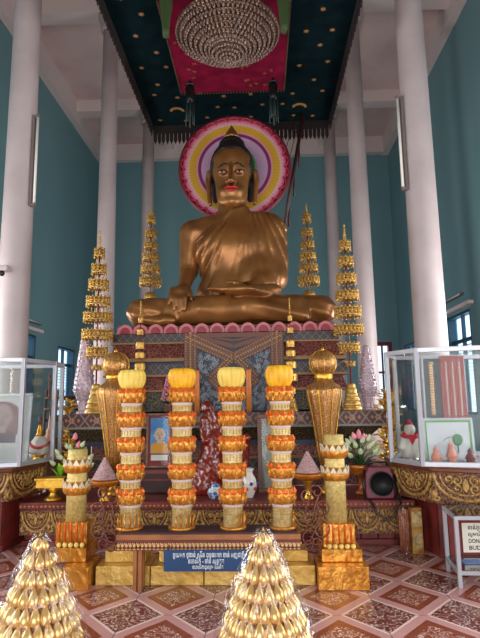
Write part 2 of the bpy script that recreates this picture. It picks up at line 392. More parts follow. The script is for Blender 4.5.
frame_teal = mat('window_frame_teal', (38, 74, 92), 0.5); frame_red = mat('red_painted_frame', (128, 34, 40), 0.5)
pane_m = glass_mat('window_glass', (0.8, 0.9, 0.95, 1), 0.04); louvre_m = mat('louvre_paint', (150, 160, 168), 0.5)
k = 0
def window(axis, pos, a, b, za, zb, fm, transom=None):
    global k
    k += 1; root = tag(bpy.data.objects.new('window_%d' % k, None), kind='structure'); col.objects.link(root)
    def B(m, p, q, z0, z1, d0=0.08, d1=0.16):
        if axis == 'x': s_ = 1 if pos > 0 else -1; m.b2((pos + s_ * d0, p, z0), (pos + s_ * d1, q, z1))
        else: m.b2((p, pos + d0, z0), (q, pos + d1, z1))
    m = M(); t = 0.06 if fm is frame_teal else 0.13
    B(m, a, a + t, za, zb, 0.0, 0.2); B(m, b - t, b, za, zb, 0.0, 0.2); B(m, a + t, b - t, za, za + t, 0.0, 0.2); B(m, a + t, b - t, zb - t, zb, 0.0, 0.2)
    mid = (a + b) / 2; B(m, mid - 0.03, mid + 0.03, za + t, zb - t)
    if transom: B(m, a + t, mid - 0.03, transom - 0.04, transom + 0.04); B(m, mid + 0.03, b - t, transom - 0.04, transom + 0.04)
    m.build('window_frame', fm, root)
    g = M(); B(g, a + t, b - t, za + t, zb - t, 0.115, 0.125); g.build('pane', pane_m, root)
    if transom:
        l = M(); z = za + t + 0.05
        while z < transom - 0.06: B(l, a + t, b - t, z, z + 0.012, 0.17, 0.24); z += 0.09
        l.build('louvres', louvre_m, root)
    return root
for (a, b, za, zb) in LW: window('x', -WL, a, b, za, zb, frame_teal, 2.72 if b < 14 else 2.7)
for (a, b, za, zb) in RWi: window('x', WX, a, b, za, zb, frame_teal, 2.9)
window('y', WYB, 4.3, 4.95, 0.0, 3.5, frame_red, 2.45)
# window surrounds seen beside the altar
for s, a, b, z in ((-1, 12.7, 14.0, 3.38), (1, 12.1, 14.1, 3.62)): m = M(); wxx = WL if s < 0 else WX; m.b2((s * wxx, a, z), (s * (wxx - 0.12), b, z + 0.08)); k += 1; struct('trim_%d' % (k + 40), m, beam_paint)

# ------------------------------------------------------------------ columns
def column(x, y, label):
    t = thing('column', label, 'column', (x, y, 0), 0, 'round white columns')
    m = M(); m.lathe([(0.225, 0.0), (0.22, 1.0), (0.205, 4.0), (0.19, 7), (0.175, 10.2)], 40); m.build('shaft', white_paint, t)
    m = M(); m.lathe([(0.2, 10.2), (0.24, 10.22), (0.24, 10.28), (0.21, 10.3), (0.23, 10.4), (0.3, 10.5), (0.3, 10.615)], 32); m.build('capital', white_paint, t)
    return t
CL = [(-1, 7.2, 'nearest white round column on the left, rising behind the glass case'), (1, 7.2, 'nearest white round column on the right, rising behind the glass case'),
      (-1, 11.5, 'middle white column on the left, behind the tall gold tiered umbrella'), (1, 11.5, 'middle white column on the right, behind the tall gold tiered umbrella'),
      (-1, 15.8, 'farthest white column left of the big statue, against the back wall'), (1, 15.8, 'farthest white column right of the big statue, near the back wall')]
for s, y, lab in CL: column(-2.98 if s < 0 else 2.67, y, lab)

# ------------------------------------------------------------------ the seated statue
BX = -0.01
def zy(y, Y): return float(P(232, y, Y)[2])
def W3(px, py, Y): return P(px, py, Y)
statue = thing('buddha_statue', 'large seated golden Buddha statue with black hair and red lips on the altar', 'statue', (BX, 8.0, zy(323, 7.55)))
S0 = Vector(statue.location)
def sob(name, V, Fc, m): return np_obj(name, V - np.array(S0), Fc, m, statue)
def smb(mm, name, m): mm.v = [tuple(Vector(q) - S0) for q in mm.v]; return mm.build(name, m, statue)

D = SDF((-1.75, 7.0, 2.45), (1.7, 8.75, 4.75), 0.024)
zl = zy(309.5, 7.6)
# legs
D.F = np.full(D.X.shape, 10.0)
def legs(D):
    D.cone((-0.45, 8.1, zl + .03), (-1.32, 7.75, zl), .26, .215, .08); D.cone((0.45, 8.1, zl + .03), (1.31, 7.75, zl), .26, .215, .08)
    D.cone((1.26, 7.72, zl - .02), (-0.1, 7.5, zl - .04), .20, .16, .05); D.cone((-1.28, 7.72, zl - .02), (0.2, 7.42, zl - .03), .19, .17, .05)
    D.cone((-0.1, 7.45, zl + .06), (-.95, 7.6, zl + .05), .12, .1, .06)
    D.cone((0.2, 7.42, zl - .0), (1.0, 7.5, zl - .1), .17, .12, .04); D.cone((0.1, 7.55, zl + .05), (0.95, 7.55, zl + .04), .14, .12, .05)
    D.ell((0, 7.95, zl), (.9, .5, .24), .12)
    D.ell((-1.0, 7.42, zl - .17), (.25, .12, .09), .05)
def torso(D):
    D.ell((0, 8.1, zl + .3), (.5, .34, .45), .12); D.cone((0, 8.12, zl + .4), (0, 8.12, 3.8), .36, .40, .1, .8)
    D.ell((0, 8.1, 3.78), (.52, .32, .42), .12); D.cone((-.56, 8.12, 4.13), (.58, 8.12, 4.13), .2, .2, .1)
    D.cone((0, 8.12, 4.1), (BX + .03, 8.1, 4.75), .26, .2, .14); D.cone((-.42, 8.1, 4.255), (.44, 8.1, 4.255), .12, .12, .08)
    for s_ in (-1, 1): D.ell((s_ * .24, 7.86, 3.86), (.2, .1, .16), .1)
def arm_r(D):   # arm reaching down over the knee
    D.cone((-.63, 8.12, 4.12), (-.675, 8.12, 3.5), .19, .14, .06); D.cone((-.68, 8.12, 3.5), (-.685, 7.66, 3.14), .13, .085, .05)
    D.cone((-.685, 7.66, 3.14), (-.70, 7.44, 3.05), .095, .1, .04)
lzz = zy(291, 7.4)
def arm_l(D):
    D.cone((.62, 8.12, 4.12), (.65, 8.08, 3.42), .20, .165, .08); D.cone((.645, 8.05, 3.38), (.45, 7.66, 3.2), .16, .12, .08)
    D.cone((.5, 7.72, 3.2), (.22, 7.4, lzz), .12, .08, .04)
    D.ell((.45, 8.05, 3.7), (.3, .25, .6), .12); D.ell((.42, 7.95, 3.35), (.3, .25, .3), .1)
legs(D); torso(D); arm_r(D); arm_l(D)
# left shoulder is bare, hand over the knee: palm and five fingers
hz = zy(289, 7.4)
for i, (x0, x1, zt, r) in enumerate(((-.81, -.845, 2.86, .029), (-.75, -.775, 2.78, .033), (-.685, -.70, 2.75, .034), (-.62, -.63, 2.78, .033))):
    D.cone((x0, 7.43, hz + .03), ((x0 + x1) / 2, 7.345, (hz + zt) / 2 + .02), r + .006, r + .002, .012); D.cone(((x0 + x1) / 2, 7.345, (hz + zt) / 2 + .02), (x1, 7.33, zt), r + .002, r - .004, .012)
D.cone((-.60, 7.5, hz + .05), (-.545, 7.4, hz - .06), .035, .032, .015); D.cone((-.555, 7.4, hz - .06), (-.53, 7.36, hz - .15), .031, .024, .012)
# hand lying palm up in the lap: palm, four fingers and thumb
lz = zy(292.5, 7.25) + .05
D.ell((.14, 7.30, lz - .01), (.24, .15, .075), .02); D.cone((.3, 7.34, lz), (.62, 7.6, lz + .03), .08, .11, .03)
for j, (yy, L, dz) in enumerate(((7.22, .28, 0.0), (7.29, .36, 0.01), (7.36, .38, 0.015), (7.43, .33, .015))):
    D.cone((.02, yy, lz + dz), (-.10, yy - .01, lz + dz - .01), .036, .033, .01); D.cone((-.10, yy - .01, lz + dz - .01), (.08 - L, yy - .01, lz + dz + .01), .032, .025, .01)
D.cone((.2, 7.3, lz + .06), (.08, 7.22, lz + .09), .035, .03, .02); D.cone((.08, 7.22, lz + .09), (-.03, 7.22, lz + .085), .03, .022, .01)
# drapery lines pressed into the leg cloth
fold = 0.009 * np.sin(34 * (D.Z + 0.10 * D.X * np.abs(D.X)) + 5 * D.X) * np.clip((zl + .35 - D.Z) / .1, 0, 1) * np.clip((np.abs(D.X) - .15) / .3, 0, 1) * ((D.X < -.95) | (D.X > -.45))
D.F = D.F + fold
D.F = np.maximum(D.F, zy(323, 7.3) - .018 - D.Z)
V, Fc = D.mesh(); sob('body', V, Fc, statue_gold)
# robe over torso and left arm
Rb = SDF((-.75, 7.35, 2.9), (1.1, 8.6, 4.55), 0.02); torso(Rb); arm_l(Rb)
X, Z = Rb.X, Rb.Z
th1 = np.arctan2(X - .55, 5.0 - Z); th2 = np.arctan2(X - .30, 4.9 - Z)
band_c = 0.13 + 0.26 * (Z - 4.3); inb = np.clip((.17 - np.abs(X - band_c)) / .02, 0, 1)
left = np.clip((band_c - X - .12) / .05, 0, 1); right = np.clip((X - band_c - .12) / .05, 0, 1)
rid = lambda q: np.abs(np.sin(q)) ** 0.7
disp = .018 + .030 * left * rid(th1 * 34 + 1.5 * (Z - 3.5) ** 2) + .026 * right * rid(th2 * 26 + 2.0 * (Z - 3.6) ** 2) + .02 * inb
line = (X + .50) * 0.69 - (Z - 3.96) * 0.72        # > 0 inside the cloth
hem = np.clip(1 - np.abs(line - .035) / .025, 0, 1) * .012
F = Rb.F - disp - hem
F = np.maximum(F, -line); F = np.maximum(F, 3.02 - Z); F = np.maximum(F, -(X + .56)); F = np.maximum(F, -(Rb.F + .06))
F = np.maximum(F, Z - 4.40 - .5 * np.abs(X - .02) * (X < .3)); F = np.maximum(F, np.where(Z > 4.2, .24 - np.sqrt((X - .02) ** 2 + (Rb.Y - 8.12) ** 2), -9))
Rb.F = F; V, Fc = Rb.mesh(); sob('robe', V, Fc, statue_gold)

# head
HX = BX + 0.03
fz = lambda y: zy(y, 7.78)
gz = lambda y: zy(y, 8.05)
H = SDF((HX - .5, 7.45, fz(216)), (HX + .5, 8.6, gz(134)), 0.0135)
H.ell((HX, 8.1, gz(166)), (.29, .36, .38), .03)
for s_ in (-1, 1): H.cone((HX + s_ * .13, 7.97, gz(164)), (HX + s_ * .09, 7.94, fz(194)), .165, .145, .10)
H.ell((HX, 7.84, fz(200)), (.13, .09, .09), .08); H.cone((HX, 8.12, fz(222)), (HX, 8.1, fz(194)), .215, .2, .03)
for s_ in (-1, 1):
    H.ell((HX + s_ * .13, 7.70, fz(172.5)), (.075, .05, .04), .03, sub=True)
    H.ell((HX + s_ * .13, 7.775, fz(172.5)), (.07, .05, .035), .012)
    H.ell((HX + s_ * .055, 7.69, fz(184)), (.035, .045, .03), .012)
    H.cone((HX + s_ * .36, 8.12, gz(171)), (HX + s_ * .385, 8.12, gz(180)), .05, .045, .02, 1.3); H.cone((HX + s_ * .385, 8.12, gz(178)), (HX + s_ * .35, 8.08, gz(203)), .042, .036, .02, 1.3)
    H.ell((HX + s_ * .39, 8.05, gz(178)), (.02, .03, .07), .01, sub=True)
H.cone((HX, 7.76, fz(165)), (HX, 7.63, fz(184)), .026, .04, .02); H.ell((HX, 7.62, fz(184)), (.045, .045, .036), .015)
H.ell((HX, 7.785, fz(190.5)), (.17, .06, .08), .06)
V, Fc = H.mesh(); sob('head', V, Fc, statue_gold)
LIP = mat('lips_red', (176, 26, 34), 0.3)
for nm, z0, pts in (('upper_lip', fz(189.3), ((-.135, -.004), (-.05, .018), (0, .008), (.05, .018), (.135, -.004))), ('lower_lip', fz(191.4), ((-.12, .014), (-.05, -.004), (0, -.008), (.05, -.004), (.12, .014)))):
    mm = M(); p = [(HX + a, 7.705 + 4.0 * a * a, z0 + b) for a, b in pts]; q = []
    for i in range(len(p) - 1): q += [Vector(p[i]).lerp(Vector(p[i + 1]), t / 4) for t in range(4)]
    q.append(Vector(p[-1])); mm.tube(q, [.005 + .0155 * math.sin(PI * i / (len(q) - 1)) for i in range(len(q))], 8); smb(mm, nm, LIP)
ew = mat('eye_white', (180, 150, 138), 0.3); ed = mat('eye_dark', (22, 14, 12), 0.2)
for s_ in (-1, 1):
    mm = M(); mm.ell((HX + s_ * .135, 7.742, fz(172.8)), (.056, .035, .0175), 16, 10); e = smb(mm, 'eye', ew)
    mm = M(); mm.ell((HX + s_ * .135 - .005, 7.716, fz(172.8)), (.021, .016, .02), 12, 8); mm.v = [tuple(Vector(q) - S0) for q in mm.v]; mm.build('iris', ed, e)
    mm = M(); mm.tube([(HX + s_ * (.135 + .068 * math.cos(t)), 7.728 + .02 * abs(math.cos(t)) ** 2, fz(172.8) + .028 * math.sin(t)) for t in [PI * i / 10 for i in range(11)]], .006, 5); smb(mm, 'eyelid_line', ed)
    mm = M(); mm.tube([(HX + s_ * (.05 + .155 * t), 7.722 + .085 * t * t, fz(166.5) + .034 * math.sin(PI * min(1, t * 1.05 + .1))) for t in [i / 12 for i in range(13)]], [.004 + .007 * math.sin(PI * (i + 1) / 14) for i in range(13)], 6); smb(mm, 'eyebrow', ed)
Hr = SDF((HX - .5, 7.5, gz(208)), (HX + .5, 8.75, gz(131)), 0.0145)
Hr.ell((HX, 8.14, gz(166)), (.35, .44, .41), .03); Hr.cone((HX - .29, 8.2, gz(176)), (HX - .28, 8.2, gz(197)), .06, .04, .03); Hr.cone((HX + .29, 8.2, gz(176)), (HX + .28, 8.2, gz(197)), .06, .04, .03)
Hr.ell((HX, 8.12, gz(145)), (.21, .23, .16), .03); Hr.ell((HX, 7.60, gz(182)), (.30, .54, .36), .02, sub=True)
for s_ in (-1, 1): Hr.ell((HX + s_ * .09, 7.60, gz(165)), (.205, .54, .16), .02, sub=True)
Hr.F = Hr.F - .008 * np.sin(Hr.X * 110) * np.sin(Hr.Z * 110) * np.sin(Hr.Y * 90)
V, Fc = Hr.mesh(); sob('hair', V, Fc, hair_m)
mm = M(); mm.lathe([(.145, 0), (.13, .03), (.08, .11), (.032, .185), (.005, .235)], 16, (HX, 8.1, gz(137.5)), rip=lambda a, k_: 1 + .05 * math.cos(8 * a)); smb(mm, 'crown_finial', mat('finial_gold', (150, 104, 60), 0.4, 0.6))
mm = M()
for z_ in (fz(207.5), fz(211)): mm.tube([(HX + .215 * math.cos(t), 8.11 + .215 * math.sin(t), z_) for t in [2 * PI * i / 28 for i in range(28)]], .008, 5, closed=True)
smb(mm, 'neck_line', statue_gold)

# halo disc
HC = P(234.5, 168, 8.75)
PLTZ = zy(323, 7.3) - .0195
halo = thing('halo_disc', 'round painted halo of pink yellow and purple rings behind the statue head', 'halo', HC)
n = NB('halo_rings'); r_ = n.op('SQRT', n.op('ADD', n.op('MULTIPLY', n.x, n.x), n.op('MULTIPLY', n.z, n.z)))
rays = n.op('ABSOLUTE', n.op('SINE', n.op('MULTIPLY', n.op('ARCTAN2', n.x, n.z), 44.0)))
cr = n.ramp(r_, [(0.0, (51, 111, 51)), (0.36, (60, 129, 60)), (0.38, (163, 129, 163)), (0.565, (186, 152, 176)), (0.58, (120, 17, 90)), (0.622, (130, 20, 95)), (0.635, (206, 140, 160)), (0.655, (206, 150, 120)), (0.67, (200, 152, 30)), (0.77, (206, 158, 40)), (0.795, (214, 170, 172)), (0.85, (212, 124, 150)), (0.885, (196, 40, 78)), (0.93, (170, 18, 46))])
c = n.mix(n.op('MULTIPLY', n.op('LESS_THAN', rays, 0.3), 0.28), cr, lin((150, 60, 90))); n.color(c); n.b.inputs['Roughness'].default_value = 0.5
HRD = 0.90
mm = M(); mm.prism(circ(96, HRD), (0, 0, 0), (1, 0, 0), (0, 0, 1), (0, 0.04, 0)); mm.build('painted_disc', n.m, halo)
pink = mat('halo_pink_edge', (196, 50, 84), 0.5); hred = mat('halo_red_rim', (100, 18, 32), 0.5)
mm = M(); mm.tube([(.93 * math.cos(2 * PI * i / 72), .02, .93 * math.sin(2 * PI * i / 72)) for i in range(72)], .045, 8, closed=True); mm.build('rim', hred, halo)
mm = M(); NP = 26
for i in range(NP):
    a0 = 2 * PI * (i + .5) / NP; pts = []
    for j in range(9):
        t = -1 + 2 * j / 8; a = a0 + t * PI / NP; rr = .925 - .075 * abs(t) ** 2.2; pts.append((rr * math.cos(a), -.012, rr * math.sin(a)))
    mm.tube(pts, .013, 5)
mm.build('scalloped_edge', pink, halo)
mm = M(); mm.tube([(.355 * math.cos(2 * PI * i / 48), -.005, .355 * math.sin(2 * PI * i / 48)) for i in range(48)], .03, 6, closed=True); mm.build('green_ring', mat('halo_green', (70, 140, 74), 0.5), halo)
mm = M()
mm.tube([(-.02, .07, .8), (-.02, .07, float(PLTZ - HC[2]))], .03, 6); mm.tube([(.3, .06, -.7), (.3, .1, -1.8)], .02, 6); mm.build('bracket', maroon_dark, halo)
a0_ = Vector(P(283, 232, 8.95)) - Vector(HC); a1_ = Vector(P(304, 128, 9.05)) - Vector(HC); a1_.z = 6.595 - HC[2]; a_ = a1_ - a0_
mm = M(); mm.tube([a0_, a1_], .035, 6); mm.tube([a0_, Vector((-.02, .07, a0_.z - .5))], .03, 6)
for t in (.25, .5, .75): p_ = a0_ + a_ * t; mm.tube([p_, p_ + Vector((.0, 0, -.45))], .02, 5)
mm.build('brace_pole', maroon_dark, halo)
mm = M()
for dx in (-.22, -.14, -.06): mm.tube([a1_ + Vector((dx, 0, -.01)), a0_ + a_ * .35 + Vector((dx * 1.6, 0, .2))], .006, 4)
mm.build('wire', maroon_dark, halo)

# ------------------------------------------------------------------ canopy
cz = 6.60
CXm = float((P(152, 127, 9.3)[0] + P(330, 122, 9.3)[0]) / 2); CHW = 1.62
can = thing('ceiling_canopy', 'dark green fabric canopy with gold stars, maroon fringe and crimson centre panel', 'canopy', (CXm, 9.3, cz))
navy = mat('canopy_green_cloth', (7, 26, 30), 1.0, 0, (5, 18, 22), 5, spec=0.05); crim = mat('crimson_cloth', (112, 10, 44), 0.95, 0, (92, 8, 34), 6, spec=0.1)
Y0 = -5.6
pL, pR = P(181.5, 89, 8.07)[0] - CXm, P(284, 86, 8.07)[0] - CXm
mm = M(); mm.b2((-CHW, Y0, 0), (CHW, 0, 0.05)); mm.build('canopy_cloth', navy, can, 0)
mm = M(); mm.b2((pL, Y0 + .3, -.14), (pR, -1.25, -.001)); cp = mm.build('crimson_panel', crim, can)
frg = mat('maroon_fringe', (26, 12, 13), 0.85)
def fringe(a, b, out, h=0.26):
    m = M(); a, b = Vector(a), Vector(b); L = (b - a).length; n_ = int(L / .075); u = (b - a) / n_; o = Vector(out)
    m.prism([(0, 0), (L, 0), (L, -h * .45), (0, -h * .45)], a, (b - a).normalized(), (0, 0, 1), o * .03)
    for i in range(n_):
        p_ = a + u * (i + .5); m.prism([(-.032, -h * .42), (.032, -h * .42), (.03, -h * .8), (0, -h), (-.03, -h * .8)], p_ + o * (.005 + .006 * (i % 2)), (b - a).normalized(), (0, 0, 1), o * .015)
    return m
fringe((-CHW, 0, .03), (CHW, 0, .03), (0, 1, 0), .40).build('fringe_back', frg, can)
fringe((-CHW, Y0, .03), (-CHW, 0, .03), (-1, 0, 0)).build('fringe_side', frg, can)
fringe((CHW, 0, .03), (CHW, Y0, .03), (1, 0, 0)).build('fringe_side', frg, can)
starm = mat('gold_star_print', (136, 98, 52), 0.6)
def star(m, x, y, r=.05, z=-.004):
    m.prism([((r if i % 2 == 0 else r * .45) * math.sin(PI * i / 6), (r if i % 2 == 0 else r * .45) * math.cos(PI * i / 6)) for i in range(12)], (x, y, z), (1, 0, 0), (0, 1, 0), (0, 0, .004))
mm = M(); rr = random.Random(3)
for i in range(9):
    for j in range(15):
        x = -CHW + .2 + i * .4 + rr.uniform(-.07, .07) + (.2 if j % 2 else 0); y = -.2 - j * .38 + rr.uniform(-.06, .06)
        if abs(x) > CHW - .1 or (pL - .1 < x < pR + .1 and y < -1.12): continue
        if abs(abs(x) - 1.05) < .25 and y > -.75 and y < -.3: continue
        star(mm, x, y, .045)
mm.build('star_pattern', starm, can)
for x in (-1.1, 1.05):
    mm = M(); p_ = [(.13 * math.cos(t), .13 * math.sin(t)) for t in [PI * (1.05 + 1.0 * i / 12) for i in range(13)]] + [(.10 * math.cos(t), .05 + .115 * math.sin(t)) for t in [PI * (2.0 - 1.0 * i / 12) for i in range(1, 12)]]
    mm.prism(p_, (x, -.48, -.004), (1, 0, 0), (0, 1, 0), (0, 0, .004)); mm.build('crescent_moon', starm, can)
mm = M()
for i in range(40):
    x = rr.uniform(pL + .06, pR - .06); y = rr.uniform(-3.6, -1.3); a = rr.uniform(0, PI)
    for q in (0, 1.2): mm.box((x, y, -.142), (.07, .006, .003), a + q)
mm.build('panel_print', starm, cp)
mm = M()
def bead_line(a, b, n_, r):
    for i in range(n_): mm.ell([a[q] + (b[q] - a[q]) * i / (n_ - 1) for q in range(3)], r, 6, 4)
bead_line((pL, -1.24, -.15), (pR, -1.24, -.15), 36, .014); bead_line((pL, -1.24, -.15), (pL, -4.2, -.15), 70, .014); bead_line((pR, -1.24, -.15), (pR, -4.2, -.15), 70, .014)
mm.build('bead_trim', mat('dark_bead', (86, 60, 40), 0.4, .3), can)
green = mat('green_silk', (48, 70, 30), 0.7)
for (px, lab) in ((166, 'left'), (284, 'right')):
    q = P(px, 18, 5.95); t = thing('hanging_cloth', 'strip of green cloth hanging from the %s edge of the crimson canopy panel' % lab, 'cloth', (q[0], 5.95, cz - .62), 0, 'green cloths under the canopy')
    mm = M(); n_ = 14
    vs = []
    for k_ in range(9):
        z_ = .62 - .145 - k_ * .065
        for i in range(n_): a = 2 * PI * i / n_; vs.append(((.07 - .004 * k_) * math.cos(a) * (1 + .3 * math.cos(4 * a + k_ * .3)), .06 * math.sin(a), z_ + .0))
    mm.add(vs, [(k_ * n_ + i, (k_ + 1) * n_ + i, (k_ + 1) * n_ + (i + 1) % n_, k_ * n_ + (i + 1) % n_) for k_ in range(8) for i in range(n_)] + [tuple(range(n_)), tuple(reversed([8 * n_ + i for i in range(n_)]))], True)
    mm.build('cloth', green, t)
dark = mat('lantern_black', (16, 20, 22), 0.4, .3)
for px, lab in ((190, 'left'), (273, 'right')):
    q = P(px, 84, 7.7); t = thing('hanging_lantern', 'black tasselled lantern hanging under the %s back corner of the crimson panel' % lab, 'lantern', (q[0], 7.7, cz - .9), 0, 'tasselled lanterns under the canopy')
    mm = M(); mm.tube([(0, 0, .9 - .145), (0, 0, .72)], .006, 5); mm.build('cord', dark, t)
    mm = M(); mm.lathe([(.005, .76), (.05, .70), (.085, .67), (.02, .66)], 6); mm.build('cap', dark, t)
    mm = M(); mm.lathe([(.06, .66), (.075, .60), (.06, .53), (.075, .47), (.065, .40), (.03, .37)], 6); mm.build('lantern_body', dark, t)
    mm = M()
    for a in range(6): mm.tube([(.06 * math.cos(a), .06 * math.sin(a), .40), (.065 * math.cos(a), .065 * math.sin(a), .0 + .06 * (a % 3))], .009, 5)
    mm.tube([(0, 0, .4), (0, 0, -.03)], .014, 6); mm.build('tassel', mat('tassel_dark_green', (28, 46, 44), .6), t)

# chandelier
q = P(227.5, 26, 6.45)
ch = thing('crystal_chandelier', 'round tiered crystal chandelier hanging below the crimson canopy panel', 'chandelier', (q[0], 6.45, 6.07))
crys = mat('crystal_beads', (156, 128, 114), 0.15, 0.2, (88, 66, 56), 60, 0.8, 90, coat=0.6, ramp=(.4, .6))
crysf = mat('chandelier_frame', (150, 120, 100), 0.3, 0.8)
mm = M(); mm.lathe([(.10, .37), (.12, .388), (.02, .388)], 24); mm.tube([(0, 0, .05), (0, 0, .39)], .02, 8); mm.build('ceiling_rose', crysf, ch)
tiers = [(.67, .26, 9), (.61, .215, 8), (.545, .17, 8), (.48, .13, 7), (.415, .095, 7), (.35, .065, 6), (.29, .04, 6)]
for (r0, z0, cnt) in tiers:
    mm = M(); mm.lathe([(r0 - .05, z0 + .03), (r0, z0 + .03), (r0 + .005, z0), (r0 - .05, z0)], 56); fr_ = mm.build('ring', crysf, ch)
    mm = M(); N_ = int(r0 * 110)
    for i in range(N_):
        a = 2 * PI * i / N_; mm.ell((r0 * math.cos(a), r0 * math.sin(a), z0 - .035), (.020, .020, .04), 6, 4)
        mm.ell(((r0 - .05) * math.cos(a), (r0 - .05) * math.sin(a), z0 - .05), (.016, .016, .035), 5, 4)
    mm.build('bead_fringe', crys, fr_)
mm = M()
for kk, (rr0, z0) in enumerate(((.24, -.02), (.20, -.06), (.15, -.09), (.10, -.115), (.05, -.13))):
    N_ = int(rr0 * 150)
    for i in range(N_): a = 2 * PI * i / N_; mm.ell((rr0 * math.cos(a), rr0 * math.sin(a), z0), (.020, .020, .03), 6, 4)
mm.ell((0, 0, -.14), .03); mm.lathe([(.26, .0), (.27, .03), (.02, .03)], 40); mm.build('bead_bowl', crys, ch)
mm = M()
for a in range(12): mm.tube([(.64 * math.cos(a * PI / 6), .64 * math.sin(a * PI / 6), .28), (.3 * math.cos(a * PI / 6), .3 * math.sin(a * PI / 6), .06), (0, 0, .05)], .012, 5)
mm.build('arm_frame', crysf, ch)
mm = M(); mm.lathe([(.50, .27), (.30, .10), (.28, .10), (.48, .29)], 48, cap=False); mm.build('inner_bowl', crys, ch)

# ------------------------------------------------------------------ altar under the statue
AX = -0.07
navy_f = voro_mat('carved_navy_silver', (132, 140, 150), (24, 32, 52), 26, 0.06, 0.5, 0, 0.03, (1, 1, 1))
def band_mat(name, base, line, dot, per, zc, h):
    """woven lozenge band: crossing diagonal lines with a dot in every lozenge"""
    n = NB(name); L = n.op('ADD', n.x, n.op('MULTIPLY', n.y, 1.0)); a = n.op('DIVIDE', L, per); b = n.op('DIVIDE', n.op('SUBTRACT', n.z, zc), h)
    d1 = n.op('ABSOLUTE', n.op('WRAP', n.op('ADD', a, b), 0.5, -0.5)); d2 = n.op('ABSOLUTE', n.op('WRAP', n.op('SUBTRACT', a, b), 0.5, -0.5))
    ln = n.op('LESS_THAN', n.op('MINIMUM', d1, d2), 0.07); dt = n.op('GREATER_THAN', n.op('MINIMUM', d1, d2), 0.36)
    c = n.mix(ln, n.mix(n.noise(20), lin(base), lin(tuple(int(q * .7) for q in base))), lin(line)); c = n.mix(dt, c, lin(dot))
    n.color(c); n.b.inputs['Roughness'].default_value = 0.45; return n.m
geo1 = band_mat('lozenge_band_dark', (40, 34, 40), (96, 82, 72), (84, 38, 36), .11, 0, .11)
geo2 = band_mat('lozenge_band_red', (76, 34, 36), (128, 98, 88), (150, 96, 66), .16, 0, .20)
flor = voro_mat('floral_carved_red', (150, 96, 76), (84, 28, 30), 22, 0.055, 0.5, 0, 0.03)
flor2 = voro_mat('floral_carved_dark', (120, 100, 62), (36, 34, 30), 24, 0.06, 0.5, 0, 0.03)
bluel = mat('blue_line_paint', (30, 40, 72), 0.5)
altar = thing('altar_pedestal', 'stepped carved altar base of dark red and navy bands below the golden statue', 'altar', (AX, 7.9, 0))
def tier_part(name, z0, z1, hw, yf, mt, yb=8.9, hw2=None, yf2=None, bev=0.0):
    """block with face at yf; hw2/yf2 for the lower edge when the face slopes"""
    m = M(); a, b = (hw2 or hw), (yf2 if yf2 is not None else yf); yb_ = yb - 7.9
    vs = [(-a, b - 7.9, z0), (a, b - 7.9, z0), (a, yb_, z0), (-a, yb_, z0), (-hw, yf - 7.9, z1), (hw, yf - 7.9, z1), (hw, yb_, z1), (-hw, yb_, z1)]
    m.add(vs, [(0, 3, 2, 1), (4, 5, 6, 7), (0, 1, 5, 4), (1, 2, 6, 5), (2, 3, 7, 6), (3, 0, 4, 7)]); return m.build(name, mt, altar, bev)
YL = 7.3
zt0 = zy(332.5, YL)      # under the lotus row
tier_part('lotus_plinth', zt0, zy(323, YL) - .02, 1.46, YL + .05, mat('plinth_red', (120, 36, 44), .5))
# lotus petals around the seat
lot_p = mat('lotus_petal_pink', (186, 106, 112), .5); lot_c = mat('lotus_petal_red', (134, 20, 38), .45)
lot_h = zy(323, YL) - zt0
def petal_pts(wd, h, c0=0.0):
    return [(-wd / 2, 0), (-wd * .52, h * .35), (-wd * .40, h * .7), (-wd * .2, h * .92), (0, h), (wd * .2, h * .92), (wd * .40, h * .7), (wd * .52, h * .35), (wd / 2, 0)]
pw = 2.96 / 14
proto_petal = None
def lotus(x, y, ux, uy, nx, ny):
    m = M(); o = Vector((x, y - 7.9, zt0 + .005)); u = Vector((ux, uy, 0)); nn = Vector((nx, ny, 0))
    m.prism(petal_pts(pw * .96, lot_h * 1.05), o - nn * .0, u, (0, 0, 1), nn * .035); p_ = m.build('lotus_petal', lot_p, altar, .008)
    m = M(); m.prism(petal_pts(pw * .60, lot_h * .70), o + nn * .036, u, (0, 0, 1), nn * .02); m.build('petal_centre', lot_c, p_, .006)
for i in range(14): lotus(-1.48 + pw * (i + .5), YL + .045, 1, 0, 0, -1)
for s_ in (-1, 1):
    for i in range(6): lotus(s_ * 1.465, YL + .06 + pw * (i + .5), 0, 1, s_, 0)
def yz(y): return zy(y, 7.35)
tier_part('upper_lozenge_tier', yz(341.5), zt0, 1.55, 7.32, geo1)
tgilt = mat('tier_gilt', (134, 96, 58), .5, .2)
tier_part('gilt_line', yz(343), yz(341.5), 1.57, 7.30, tgilt)
tier_part('red_floral_tier', yz(357.5), yz(343), 1.50, 7.36, flor, hw2=1.60, yf2=7.27)
tier_part('gilt_beam', yz(361), yz(357.5), 1.63, 7.24, tgilt)
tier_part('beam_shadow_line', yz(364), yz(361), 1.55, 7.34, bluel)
tier_part('second_lozenge_tier', yz(374), yz(364), 1.63, 7.26, geo1)
tier_part('gilt_line', yz(376), yz(374), 1.65, 7.24, tgilt)
tier_part('second_floral_tier', yz(389), yz(376), 1.57, 7.33, flor, hw2=1.63, yf2=7.27)
tier_part('gilt_line', yz(391), yz(389), 1.65, 7.25, tgilt)
tier_part('dark_floral_tier', 1.40, yz(391), 1.56, 7.34, flor2)
YB = 6.85
zb = lambda y: zy(y, YB)
zT = zb(412.5)
tier_part('rosette_tier', zb(425.5), zT, 2.02, YB, geo2)
tier_part('gilt_line', zb(427.5), zb(425.5), 2.04, YB - .02, mat('grey_gilt', (120, 112, 104), .5))
tier_part('sloping_floral_tier', zb(441.5), zb(427.5), 1.98, YB + .03, flor2, hw2=1.80, yf2=YB + .2)
